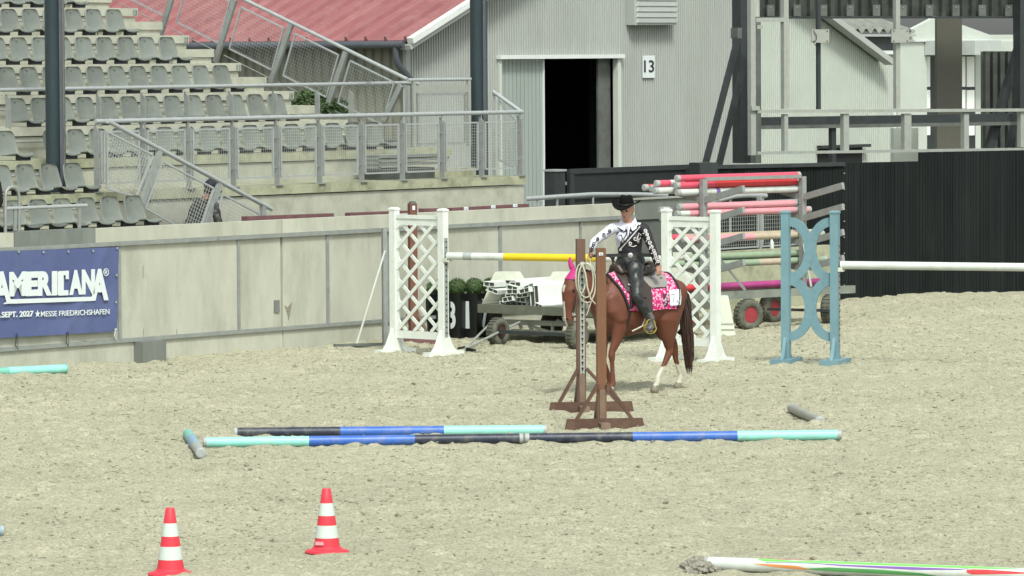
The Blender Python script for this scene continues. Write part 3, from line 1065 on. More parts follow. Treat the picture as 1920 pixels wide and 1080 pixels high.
# ================================================================== HALL
VG = 9.0
def corr_profile(mb, s0, s1, ztop, zbot, v, pitch=.067, amp=.022, plane='N'):
    """corrugated sheet; ztop may be a function of s"""
    n = int((s1 - s0) / pitch)
    vs, fs = [], []
    for i in range(n + 1):
        for u, off in ((.0, -.4), (.42, -.4), (.50, 1.0), (.92, 1.0)):
            s = min(s1, s0 + (i + u) * pitch)
            zt = ztop(s) if callable(ztop) else ztop
            zz = zbot(s) if callable(zbot) else zbot
            vs += [W(s, v + off * amp, zz), W(s, v + off * amp, zt)]
    for i in range(len(vs) // 2 - 1):
        fs.append((2 * i, 2 * i + 2, 2 * i + 3, 2 * i + 1))
    mb.add(vs, fs)
def make_hall():
    c0 = PV(762, 77, VG)
    c1 = PV(1646, 97, VG)
    sL, zL = c0
    sR = c1[0]
    zE = zL + .10
    t = thing('hall', 'grey corrugated riding hall with faded red ribbed roof', 'building', W(sL, VG, 0), AW)
    tanp = .40
    q0, q1 = PV(1565, 35, VG - .3), PV(1643, 94, VG - .3)
    tan2 = (q0[1] - q1[1]) / (q1[0] - q0[0])
    zR = q1[1] + tan2 * (q1[0] - sR)
    sm = (zR - zE + tan2 * sR + tanp * sL) / (tanp + tan2)
    zroof = lambda s: min(zE + tanp * (s - sL), zR + tan2 * (sR - s)) - .02
    dA, dB = PV(934, 200, VG)[0], PV(1161, 200, VG)[0]
    zl = PV(1040, 110, VG)[1]
    mb = MB()
    corr_profile(mb, sL, dA, zroof, -.1, VG)
    mb.build('gable_wall', M['cladding'], t)
    mb = MB()
    corr_profile(mb, dA, dB, zroof, zl + .05, VG)
    mb.build('gable_wall', M['cladding'], t)
    sQ = PV(1400, 200, VG)[0]
    mb = MB()
    corr_profile(mb, dB, sQ, zroof, -.1, VG)
    mb.build('gable_wall', M['cladding'], t)
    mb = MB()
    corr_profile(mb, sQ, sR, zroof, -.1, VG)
    mb.build('gable_wall', M['cladding_pale'], t, label='paler corrugated part of the gable wall')  # same wall, lighter base colour from here to the right
    sS = PV(1670, 150, VG)[0]
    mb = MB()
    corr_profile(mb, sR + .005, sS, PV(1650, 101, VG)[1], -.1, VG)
    mb.build('gable_wall', M['cladding_pale'], t)
    MB().sbox(sR - .1, sS + .05, VG - .08, VG + .1, PV(1650, 102, VG)[1], PV(1650, 95, VG)[1]).build('ledge', M['trim_white'], t)
    MB().sbox(sS + .03, sS + .12, VG - .05, VG + .05, -.1, PV(1650, 95, VG)[1]).build('corner_trim', M['trim_white'], t)
    # door: frame, leaf, dark interior
    MB().sbox(dA - .05, dB + .05, VG - .10, VG - .012, zl, zl + .07).build('door_rail', M['trim_white'], t)
    MB().sbox(dA - .02, dA + .05, VG - .05, VG + .05, -.1, zl).build('door_frame', M['cladding_pale'], t)
    MB().sbox(dB - .10, dB, VG - .05, VG + .06, -.1, zl).build('door_frame', M['cladding_pale'], t)
    lx0, lx1 = PV(937, 200, VG)[0], PV(1024, 200, VG)[0]
    mb = MB()
    n = 12
    for i in range(n):
        a = lx0 + (lx1 - lx0) * i / n
        b = lx0 + (lx1 - lx0) * (i + 1) / n
        mb.sbox(a + .006, b - .006, VG + .055, VG + .085, -.05, zl)
    mb.sbox(lx0, lx1, VG + .075, VG + .10, -.05, zl)
    leaf = mb.build('sliding_door', M['door'], t)
    MB().sbox(lx1 - .03, lx1, VG + .03, VG + .09, -.05, zl).build('door_edge', M['trim_white'], leaf)
    MB().sbox(PV(1132, 200, VG)[0], dB - .10, VG + .12, VG + .16, -.05, zl).build('inner_door_leaf', M['midsteel'], t)
    # dark interior box: floor, back and sides behind the opening
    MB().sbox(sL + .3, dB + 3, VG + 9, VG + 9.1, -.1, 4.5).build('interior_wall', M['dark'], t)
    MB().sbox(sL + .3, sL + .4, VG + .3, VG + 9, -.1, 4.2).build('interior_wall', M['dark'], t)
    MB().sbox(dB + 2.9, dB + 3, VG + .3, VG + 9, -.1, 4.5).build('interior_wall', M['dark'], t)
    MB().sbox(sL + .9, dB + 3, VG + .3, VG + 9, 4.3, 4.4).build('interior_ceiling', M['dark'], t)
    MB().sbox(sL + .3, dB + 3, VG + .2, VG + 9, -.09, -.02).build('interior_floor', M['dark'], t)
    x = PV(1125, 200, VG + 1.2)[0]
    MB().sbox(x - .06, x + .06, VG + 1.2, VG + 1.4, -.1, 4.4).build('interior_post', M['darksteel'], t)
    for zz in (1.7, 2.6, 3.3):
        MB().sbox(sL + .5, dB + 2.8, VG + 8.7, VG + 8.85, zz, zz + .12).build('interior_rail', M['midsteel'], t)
    # louvre
    a, b = PV(1183, 47, VG - .12), PV(1262, 49, VG - .12)
    lf = MB().sbox(a[0], b[0], VG - .20, VG - .012, a[1], a[1] + .9).build('louvre_box', M['cladding'], t)
    for i in range(9):
        z = a[1] + .03 + i * .1
        MB().frame_box(W((a[0] + b[0]) / 2 + .02, VG - .225, z + .05), U * ((b[0] - a[0]) / 2 - .04), N * .018 + Z * .0, Z * .036 - N * .012).build('louvre_blade', M['trim_white'], lf)
    # corner trim and eave side wall
    MB().sbox(sL - .06, sL + .05, VG - .04, VG + .03, -.1, zE - .05).build('corner_trim', M['cladding'], t)
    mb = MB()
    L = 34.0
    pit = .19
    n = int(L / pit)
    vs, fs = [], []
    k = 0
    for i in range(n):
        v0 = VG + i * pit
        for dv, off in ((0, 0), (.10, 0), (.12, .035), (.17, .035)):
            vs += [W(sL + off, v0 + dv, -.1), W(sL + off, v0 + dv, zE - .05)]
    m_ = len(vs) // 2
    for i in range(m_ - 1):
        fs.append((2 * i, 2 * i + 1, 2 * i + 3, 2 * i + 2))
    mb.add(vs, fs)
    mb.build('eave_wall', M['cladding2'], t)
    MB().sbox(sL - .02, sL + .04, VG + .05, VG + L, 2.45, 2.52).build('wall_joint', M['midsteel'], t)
    # roof slopes: individual sheets with a raised rib
    over_e, over_g = .32, .28
    pr = .43
    slope = (U + Z * tanp).normalized()
    sn = (Z - U * tanp).normalized()
    run = (sm - sL + over_e) * math.sqrt(1 + tanp * tanp)
    zed = zE - over_e * tanp + .03
    ns = int((L + over_g) / pr)
    sheet = None
    for i in range(ns):
        v0 = VG - over_g + i * pr
        base = W(sL - over_e, v0 + pr / 2, zed)
        if sheet is None:
            mb = MB()
            c = base + slope * (run / 2)
            mb.frame_box(c, slope * (run / 2), N * (pr / 2 - .003), sn * .012)
            e0 = base - N * (pr / 2 - .03)
            mb.prism([e0 - N * .038 + sn * .012, e0 + N * .038 + sn * .012, e0 + N * .018 + sn * .085, e0 - N * .018 + sn * .085], slope * run)
            sheet = mb.build('roof_sheet', M['redroof'], t)
            rest = sheet
            # closing rib shadow strip at the eave
        else:
            c = sheet.copy()
            COL.objects.link(c)
            c.parent = t
            c.location = Vector((0, i * pr, 0))
    MB().frame_box(W(sL - over_e, VG - over_g - .06, zed) + slope * (run / 2), slope * (run / 2), N * .065, sn * .05).build('verge_trim', M['trim_white'], t)
    MB().frame_box(W(sL - over_e, VG - over_g + .05, zed - .11) + slope * (run / 2), slope * (run / 2), N * .12, sn * .04).build('verge_board', M['cladding'], t)
    # right slope (only its verge is seen)
    slope2 = (-U + Z * tan2).normalized()
    run2 = (sR + .0 - sm) * math.sqrt(1 + tan2 * tan2)
    sn2 = (Z + U * tan2).normalized()
    MB().frame_box(W(sR, VG + L / 2 - over_g, zR + .03) + slope2 * (run2 / 2), slope2 * (run2 / 2), N * (L / 2), sn2 * .02).build('roof_slope', M['fibrecement'], t)
    MB().frame_box(W(sR + .06, VG - over_g + .05, zR - .02) + slope2 * (run2 / 2), slope2 * (run2 / 2), N * .10, sn2 * .055).build('verge_board', M['cladding'], t)
    # gutter and downpipe
    MB().tube([W(sL - over_e - .03, VG - over_g + .05, zed - .06), W(sL - over_e - .03, VG + L, zed - .06)], .065, 10).build('gutter', M['gutter'], t)
    g0 = W(sL - over_e - .02, VG - .05, zed - .10)
    P = [g0, g0 - Z * .18, g0 - Z * .30 + U * .06, W(sL - .06, VG - .12, zed - .62), W(sL + .02, VG - .13, zed - .72), W(sL + .02, VG - .13, -.1)]
    MB().tube(P, .055, 12).build('downpipe', M['gutter'], t)
    # number sign 13
    v = VG - .03
    a, b = PV(1205, 146, v), PV(1227, 104, v)
    sg = thing('number_sign', 'small white sign with black number 13 on the corrugated wall', 'sign', W(a[0], v, a[1]), AW)
    MB().sbox(a[0], b[0], v - .008, v + .008, a[1], b[1]).build('plate', M['print_white'], sg)
    mb = MB()
    w_, h_ = b[0] - a[0], b[1] - a[1]
    add_text(mb, '13', W(a[0] + w_ * .08, v - .012, a[1] + h_ * .24), U * (w_ * .84), Z * (h_ * .55), offset=.012)
    mb.build('digits', M['print_black'], sg)

TRACKS = []
# ================================================================== RIGHT SIDE: fence, steel frame, rear buildings
F0, F1 = G(1590, 560), G(1920, 547)
FD = (F1 - F0).normalized()
FN = Vector((-FD.y, FD.x, 0))                        # pointing away from the camera
FA = math.atan2(FD.y, FD.x)
def FP(x, y, off=0.0):
    return plane_hit(x, y, F0 + FN * off, FN)
def fbox(mb, x0, x1, y0, y1, off=0.0, th=.05):        # box between pixel columns/rows on a plane parallel to the fence
    a, b = FP(x0, (y0 + y1) / 2, off), FP(x1, (y0 + y1) / 2, off)
    zt, z_b = FP((x0 + x1) / 2, y0, off).z, FP((x0 + x1) / 2, y1, off).z
    s0, s1 = (a - F0).dot(FD), (b - F0).dot(FD)
    c = F0 + FD * ((s0 + s1) / 2) + FN * (off + th / 2)
    c.z = (zt + z_b) / 2
    mb.frame_box(c, FD * abs(s1 - s0) / 2, FN * (th / 2), Z * abs(zt - z_b) / 2)
    return mb
def fbar(mb, x0, y0, x1, y1, off, w, dpt):
    mb.bar(FP(x0, y0, off), FP(x1, y1, off), dpt, w, up=FN.cross((FP(x1, y1, off) - FP(x0, y0, off)).normalized()))
    return mb
def make_fence():
    t = thing('black_fence', 'tall black board fence closing the arena on the right', 'fence', F0, FA)
    s_ = (FP(1348, 560) - F0).dot(FD)
    s_step = (FP(1722, 300) - F0).dot(FD)
    s_m = (FP(1586, 300) - F0).dot(FD)
    z1, z2, z0 = FP(1650, 304).z, FP(1850, 283).z, FP(1450, 309).z
    w = .245
    k = 0
    s = s_
    while s < 11.0:
        zt = z0 if s < s_m else (z1 if s < s_step else z2)
        off = random.uniform(-.012, .012)
        c = F0 + FD * (s + w / 2) + FN * (.03 + off)
        c.z = zt / 2 - .05
        mb = MB()
        mb.frame_box(c, FD * (w / 2 - .002), FN * .02, Z * (zt / 2 + .05))
        for u in (-.45, .05, .5):                     # shallow pressed ribs
            c2 = c + FD * (u * w / 2 * .9) - FN * .024
            mb.frame_box(c2, FD * .012, FN * .005, Z * (zt / 2 + .04))
        mb.build('board', M['fence'], t)
        s += w
        k += 1
    for x in (1583,):
        for i in range(8):
            p = FP(x, 325 + i * 30, -.02)
            MB().lathe(p, [(.012, 0), (.008, .008)], 8, -FN).build('rivet', M['galv_light'], t)
    mb = fbox(MB(), 1345, 1585, 307, 314, -.04, .10)
    mb.build('top_rail', M['darksteel'], t)
    # dark container-like gate behind the poles, left of the fence
    v = 3.6
    t = thing('black_gate', 'low black board gate leading to the hall door', 'gate', PW(1065, 380, v), AW)
    a, b = PV(1067, 318, v), PV(1291, 324, v)
    MB().sbox(a[0], b[0], v, v + .05, .3, a[1]).build('gate_board', M['darkgate'], t)
    MB().sbox(a[0] - .01, b[0] + .01, v - .03, v - .002, a[1] - .07, a[1] + .01).build('top_rail', M['darksteel'], t)
    MB().sbox(a[0] - .01, a[0] + .1, v - .03, v - .002, .3, a[1] - .075).build('stile', M['darksteel'], t)
    MB().sbox(b[0] - .1, b[0] + .01, v - .03, v - .002, .3, a[1] - .075).build('stile', M['darksteel'], t)
    MB().sbox(a[0] + .12, b[0] - .12, v - .03, v - .002, a[1] - .47, a[1] - .45).build('mid_rail', M['darksteel'], t)
    t = thing('gate_post', 'short dark square gate post with pale cap by the hall door', 'post', PW(1043, 370, v), AW)
    a, b = PV(1034, 318, v), PV(1054, 318, v)
    MB().sbox(a[0], b[0], v - .06, v + .14, .3, a[1] - .03).build('post', M['darksteel'], t)
    MB().sbox(a[0] - .015, b[0] + .015, v - .08, v + .16, a[1] - .03, a[1]).build('cap', M['railpaint'], t)
    MB().sbox(b[0], b[0] + .15, v + .02, v + .06, a[1] - .25, a[1] - .20).build('hinge', M['galv'], t)
    # dark hydraulic box at the gate's far end
    t = thing('lifting_gate_box', 'dark steel box with diagonal struts left of the fence', 'gate', FP(1330, 340, -.3), FA)
    fbox(MB(), 1312, 1346, 305, 345, -.3, .3).build('box', M['darksteel'], t)
    fbox(MB(), 1306, 1318, 316, 345, -.2, .3).build('side_plate', M['darkgate'], t)

def make_frame():
    # galvanised steel frame of the platform behind the fence
    o1 = 1.0
    t = thing('steel_platform_frame', 'galvanised steel platform frame standing above the black fence', 'frame', FP(1413, 300, o1), FA)
    L = M['galv_light']
    fbox(MB(), 1408, 1417, -60, 291, o1, .10).build('upright', L, t)
    fbox(MB(), 1470, 1479, -60, 204, o1, .10).build('upright', L, t)
    fbox(MB(), 1471, 1478, 214, 284, o1, .10).build('upright', L, t)
    fbox(MB(), 1582, 1592, 213, 283, o1, .10).build('upright', L, t)
    fbox(MB(), 1696, 1709, 213, 283, o1, .10).build('upright', L, t)
    fbox(MB(), 1808, 1817, 213, 279, o1, .10).build('upright', L, t)
    fbox(MB(), 1914, 1921, 210, 276, o1, .10).build('upright', L, t)
    fbox(MB(), 1680, 1688, -60, 204, o1, .08).build('upright', L, t)
    fbox(MB(), 1418, 1470, 33, 41, o1, .10).build('rail', L, t)
    fbar(MB(), 1418, 209, 1960, 206, o1, .05, .08).build('rail', L, t)
    fbar(MB(), 1418, 287, 1960, 279, o1, .045, .08).build('rail', L, t)
    fbox(MB(), 1420, 1430, 47, 54, o1 + .02, .05).build('lug', L, t)
    fbox(MB(), 1410, 1425, 199, 207, o1 - .05, .04).build('lug', L, t)
    t = thing('dark_frame_post', 'thin dark vertical post with small square board hung on it', 'post', FP(1536, 200, o1), FA)
    fbox(MB(), 1533, 1539, -60, 205, o1 + .05, .05).build('post', M['darksteel'], t)
    for x, lab, hook in ((1538, 'small square grey board with a wire hook, left of two', 1), (1688, 'small square grey board, right of two on the frame', 0)):
        t = thing('square_board', lab, 'board', FP(x, 68, o1 - .08), FA, 'square boards on the platform frame')
        fbox(MB(), x - 16, x + 17, 55, 80, o1 - .08, .02).build('board', M['galv_light'], t)
        for a, b in ((-12, 58), (-12, 77), (13, 58), (13, 77)):
            MB().lathe(FP(x + a, b, o1 - .085), [(.012, 0), (.01, .01)], 6, -FN).build('screw', M['plank_red'], t)
        if hook:
            MB().tube([FP(x - 12 + 5 * math.sin(a), 70 + 9 * math.cos(a) * -1, o1 - .10) for a in [i * .4 for i in range(10)]] + [FP(x - 8, 86, o1 - .10)], .007, 5).build('wire_hook', M['darksteel'], t)
    # second beam line behind
    o2 = 2.6
    t = thing('dark_platform', 'dark steel grandstand skeleton with trapezoid fascia and braces behind the fence', 'structure', FP(1400, 300, o2), FA)
    D = M['darksteel']
    fbox(MB(), 1389, 1411, -60, 306, o2, .25).build('column', D, t)
    fbox(MB(), 1417, 1427, 35, 306, o2 - .6, .15).build('column', M['midsteel'], t)
    fbox(MB(), 1913, 1922, -60, 205, o2, .2).build('column', D, t)
    fbox(MB(), 1418, 1960, 216, 231, o2 + .4, .15).build('beam', M['darksteel'], t)
    fbox(MB(), 1418, 1960, 231.5, 238, o2 + .35, .22).build('beam_flange', M['midsteel'], t)
    fbox(MB(), 1560, 1568, 238, 306, o2 + .4, .1).build('hanger', M['darksteel'], t)
    # trapezoid fascia: folded sheet
    y1 = 31
    mb = MB()
    x = 1424
    P0, P1 = FP(1424, 10, o2 + .3), FP(1990, 10, o2 + .3)
    zt = FP(1600, -80, o2 + .3).z
    z_b = FP(1600, y1, o2 + .3).z
    d = (P1 - P0)
    Lf = Vector((d.x, d.y, 0)).length
    n = int(Lf / .21)
    vs, fs = [], []
    for i in range(n):
        for du, dn in ((0, 0), (.05, 0), (.07, .07), (.16, .07), (.18, 0)):
            q = P0 + FD * (i * .21 + du) + FN * dn
            vs += [Vector((q.x, q.y, z_b)), Vector((q.x, q.y, zt))]
    for i in range(len(vs) // 2 - 1):
        fs.append((2 * i, 2 * i + 2, 2 * i + 3, 2 * i + 1))
    mb.add(vs, fs)
    mb.build('fascia_sheet', M['fascia'], t)
    fbox(MB(), 1424, 1960, 31, 34.5, o2 + .2, .3).build('fascia_edge', D, t)
    for i in range(11):
        x = 1445 + i * 49.6
        b = fbox(MB(), x - 6, x + 7, 9, 30, o2 + .22, .03).build('bracket', M['midsteel'], t)
        MB().lathe(FP(x, 14, o2 + .215), [(.012, 0), (.01, .01)], 6, -FN).build('bolt', M['galv_light'], b)
    fbox(MB(), 1757, 1804, 34.6, 300, o2 + 1.5, .06).build('concrete_column', M['beige_col'], t)
    fbar(MB(), 1386, 62, 1320, 318, o2 - .6, .085, .08).build('brace', M['darksteel'], t)
    fbar(MB(), 1390, 138, 1346, 318, o2 - .2, .085, .08).build('brace', M['darksteel'], t)
    fbox(MB(), 1383, 1391, 52, 72, o2 - .65, .2).build('brace_lug', M['midsteel'], t)
    fbar(MB(), 1916, 70, 1848, 300, o2 + .6, .14, .12).build('brace', M['darksteel'], t)
    fbar(MB(), 1925, 130, 1886, 300, o2 + .9, .10, .10).build('brace', M['darksteel'], t)
    fbox(MB(), 1845, 1960, 96, 300, o2 + 4.5, .1).build('back_sheet', M['midsteel'], t)
    for i in range(9):
        fbox(MB(), 1848 + i * 14, 1856 + i * 14, 96, 300, o2 + 4.4, .08).build('sheet_rib', M['fascia'], t)

def make_rear():
    # small door with awning in the hall's gable behind the frame
    v = VG - .06
    a, b = PV(1536, 308, v), PV(1617, 276, v)
    t = thing('side_door', 'low dark doorway under a thin lintel, behind the steel frame', 'door', W(a[0], v, 0), AW)
    MB().sbox(a[0], b[0], v - .0, v + .04, 0, b[1]).build('door_leaf', M['dark'], t)
    MB().sbox(a[0] - .08, b[0] + .12, v - .12, v + .0, b[1] + .005, b[1] + .06).build('lintel', M['darksteel'], t)
    # annex with pale wall, roller boxes and bright windows
    v = VG + 1.2
    c0 = PV(1632, 100, v)
    c1 = PV(1990, 100, v)
    t = thing('annex_building', 'low white building with wavy grey roof and bright windows', 'building', W(c0[0], v, 0), AW)
    ztop = PV(1700, 70, v)[1]
    s0, s1 = PV(1686, 100, v)[0], PV(1738, 100, v)[0]
    def sx(x): return PV(x, 150, v)[0]
    def zy(x, y): return PV(x, y, v)[1]
    MB().sbox(sx(1683), sx(1738), v, v + .1, -.1, ztop).build('wall', M['cladding_pale'], t)
    MB().sbox(sx(1737.5), sx(1990), v + .25, v + .35, -.1, ztop + .05).build('wall', M['cladding_pale'], t)
    mb = MB()
    # gable triangle above
    P = [W(sx(1690), v + .02, zy(1690, 66)), W(sx(1760), v + .02, zy(1760, 30)), W(sx(1860), v + .02, zy(1860, 66)), W(sx(1860), v + .02, zy(1860, 76)), W(sx(1690), v + .02, zy(1690, 76))]
    MB().prism(P, N * .1).build('gable', M['cladding_pale'], t)
    MB().sbox(sx(1688), sx(1900), v - .05, v + .01, zy(1760, 78), zy(1760, 74)).build('cornice', M['trim_white'], t)
    for xa, xb in ((1733, 1760), (1800, 1850)):
        MB().sbox(sx(xa), sx(xb), v - .35, v - .01, zy(xa, 103), zy(xa, 76)).build('roller_box', M['awning'], t)
    for xa, xb, yt, yb in ((1738, 1760, 106, 163), (1738, 1760, 169, 204), (1738, 1760, 232, 254), (1800, 1826, 106, 163), (1829, 1843, 106, 163), (1800, 1826, 169, 204), (1829, 1843, 169, 204), (1800, 1824, 232, 254), (1832, 1843, 232, 254)):
        w_ = MB().sbox(sx(xa), sx(xb), v + .20, v + .24, zy(xa, yb), zy(xa, yt)).build('window_pane', M['pane_white'], t)  # overexposed brightness of the openings put into a near-white colour
    MB().sbox(sx(1736), sx(1846), v + .22, v + .245, .0, zy(1740, 104)).build('window_frame', M['darksteel'], t)
    # wavy roof and dark recess over the connecting part
    a, b = PV(1555, 62, v + .1)[0], PV(1700, 62, v + .1)[0]
    mb = MB()
    vs, fs = [], []
    n = 60
    zlow, depth, rise = PV(1650, 57, v + .1)[1], 4.0, 1.2
    for i in range(n + 1):
        s = a + (b - a) * i / n
        o_ = .05 * math.sin(i / n * 2 * math.pi * 9)
        vs += [W(s, v - .1, zlow + o_), W(s, v + depth, zlow + rise + o_), W(s, v - .1, zlow + o_ - .015)]
    for i in range(n):
        fs.append((3 * i, 3 * i + 3, 3 * i + 4, 3 * i + 1))
        fs.append((3 * i, 3 * i + 2, 3 * i + 5, 3 * i + 3))
    mb.smooth = True
    mb.add(vs, fs)
    mb.build('wavy_roof', M['fibrecement'], t)
    MB().sbox(a, b, v - .12, v + .0, zlow - .12, zlow - .075).build('gutter', M['cladding'], t)
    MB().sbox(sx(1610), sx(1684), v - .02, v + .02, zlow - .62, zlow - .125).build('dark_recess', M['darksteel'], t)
    # pale hut between fence and hall
    t = thing('white_low_panel', 'short white wall panel just above the fence by the dark doorway', 'wall', FP(1620, 300, 5), FA)
    fbox(MB(), 1676, 1722, 240, 330, 5, .1).build('panel', M['cladding_pale'], t)

def make_shrub():
    def bush(name, label, c, r, n, mt, flat=.6):
        t = thing(name, label, 'plant', c)
        mb = MB()
        for i in range(n):
            p = Vector((random.gauss(0, 1), random.gauss(0, 1), random.gauss(0, 1))).normalized()
            q = c + Vector((p.x * r[0], p.y * r[1], abs(p.z) * r[2])) * random.uniform(.55, 1.05)
            a = Vector((random.uniform(-1, 1), random.uniform(-1, 1), random.uniform(-.6, .6))).normalized() * random.uniform(.03, .06)
            b = a.orthogonal().normalized() * random.uniform(.012, .025)
            mb.add([q - a, q + b, q + a, q - b], [(0, 1, 2, 3)])
        mb.build('foliage', mt, t, kind='stuff')
        mb = MB()
        for i in range(5):
            mb.tube([c, c + Vector((random.uniform(-.5, .5) * r[0], random.uniform(-.5, .5) * r[1], r[2] * .8))], .008, 5)
        mb.build('stem', M['brown'], t)
    P = PW(605, 214, 4.2)
    bush('green_shrub', 'green leafy shrub at the foot of the stairs by the eave wall', PW(585, 200, 4.4), (.35, .3, .25), 700, M['leaf'])
    bush('low_shrub', 'darker low shrub growing right of the stair railing post', PW(628, 212, 4.0), (.25, .25, .22), 450, M['leaf'])

# ================================================================== BANNER
def make_banner():
    v = -.06
    t = thing('event_banner', 'navy blue banner lettered AMERICANA hung on the arena wall', 'banner', W(0, v, .4), AW)
    def q(x, y, off=0.0):                             # pixels of the 3.6x crop
        return PW(x / 3.6, 420 + y / 3.6, v - off)
    # slightly slack cloth
    tl, tr, bl, br = q(-330, 195), q(803, 155), q(-330, 790), q(788, 725)
    nx, nz = 60, 20
    vs, fs = [], []
    for j in range(nz + 1):
        for i in range(nx + 1):
            a, b = i / nx, j / nz
            p = (tl * (1 - a) + tr * a) * (1 - b) + (bl * (1 - a) + br * a) * b
            w_ = .007 * math.sin(a * 23 + b * 4) * math.sin(b * 3.1) + .003 * math.sin(a * 61 - b * 9) * b + .016 * math.exp(-((a - .93 + b * .25) / .015) ** 2) + .012 * math.exp(-((a - .80 + (1 - b) * -.15) / .02) ** 2) * b
            vs.append(p - N * (w_ + .002))
    for j in range(nz):
        for i in range(nx):
            a = j * (nx + 1) + i
            fs.append((a, a + nx + 1, a + nx + 2, a + 1))
    mb = MB()
    mb.smooth = True
    mb.add(vs, fs)
    mb.build('cloth', M['banner'], t)
    off = .022
    skew = -.045                                      # letters follow the wall's own perspective
    def letter(name, ch, x0, x1, y0, y1, bold=.05):
        a, b, c = q(x0, y1, off), q(x1, y1 + (x1 - x0) * skew, off), q(x0, y0, off)
        mb = MB()
        add_text(mb, ch, a, b - a, c - a, offset=bold)
        mb.build(name, M['print_white'], t)
    letter('letter_a', 'A', -52, 78, 322, 542, .045)
    for ch, x0, x1, y0, y1 in (('M', 62, 178, 324, 490), ('E', 178, 256, 322, 488), ('R', 256, 350, 320, 486), ('I', 350, 386, 318, 483), ('A', 468, 556, 312, 480), ('N', 552, 640, 308, 476)):
        letter('letter_' + ch.lower(), ch, x0, x1, y0, y1, .06)
    letter('letter_a', 'A', 614, 732, 304, 519, .05)
    MB().prism([q(398, 318, off), q(465, 315, off), q(465, 372, off), q(444, 372, off), q(443, 345, off), q(430, 346, off), q(431, 447, off), q(462, 446, off), q(462, 481, off), q(398, 484, off), q(390, 474, off), q(390, 328, off)], N * .003).build('letter_c', M['print_white'], t)
    MB().prism([q(20, 540, off), q(632, 519, off), q(645, 490, off), q(70, 508, off)], N * .003).build('underline', M['print_white'], t)
    letter('registered_mark', '\u00ae', 698, 734, 300, 352, .0)
    def line(name, txt, x0, x1, y0, y1, bold):
        a, b, c = q(x0, y1, off), q(x1, y1 + (x1 - x0) * -.038, off), q(x0, y0, off)
        mb = MB()
        add_text(mb, txt, a, b - a, c - a, offset=bold)
        mb.build(name, M['print_white'], t)
    line('date_line', '5.SEPT. 2027', -22, 226, 594, 634, .03)
    line('place_line', 'MESSE FRIEDRICHSHAFEN', 276, 738, 590, 626, .006)
    c = q(254, 607, off)
    P = []
    for i in range(10):
        r = .052 if i % 2 == 0 else .021
        a = math.pi / 2 + i * math.pi / 5
        P.append(c + U * (r * math.cos(a)) + Z * (r * math.sin(a)))
    mb = MB()
    for i in range(0, 10):
        mb.prism([c, P[i], P[(i + 1) % 10]], N * .003)
    mb.build('star', M['print_white'], t)
    for x, y in ((125, 187), (293, 190), (460, 186), (628, 181), (790, 163), (786, 345), (783, 528), (776, 712)):
        MB().lathe(q(x, y, .014), [(.016, 0), (.016, .006), (.007, .006)], 10, -N).build('eyelet', M['galv_light'], t)
    for x, y0, y1 in ((110, 750, 850), (450, 738, 828), (778, 715, 785)):
        MB().tube([q(x, y0, .02), q(x + 10, y0 - 10, .03), q(x + 12, y1, .03), q(x - 4, y1 - 30, .02), q(x, y0, .02)], .006, 5).build('cable_tie', M['dark'] if x != 778 else M['white'], t)

# ================================================================== JUMP GEAR
def pole(name, label, p0, p1, r, bands, cap=None, caplen=.05, group=None, cat='pole', n=20):
    """bands: list of (end fraction, material)"""
    p0, p1 = Vector(p0), Vector(p1)
    mid = (p0 + p1) / 2
    t = thing(name, label, cat, mid, 0, group)
    d = (p1 - p0).normalized()
    L = (p1 - p0).length
    mats = []
    mb = MB()
    a0 = caplen / L if cap else 0
    prev = a0
    for end, m_ in bands:
        if m_ not in mats:
            mats.append(m_)
        mb.cur = mats.index(m_)
        e = min(end, 1 - a0)
        if e > prev:
            mb.tube([p0 + d * (prev * L), p0 + d * (e * L)], r, n, caps=True)
        prev = e
    mb.build('rod', mats, t)
    if cap:
        for q, sgn in ((p0, 1), (p1, -1)):
            MB().lathe(q, [(r * .80, 0), (r * 1.03, .008), (r * 1.03, caplen)], n, d * sgn).build('end_cap', cap, t)
    return t
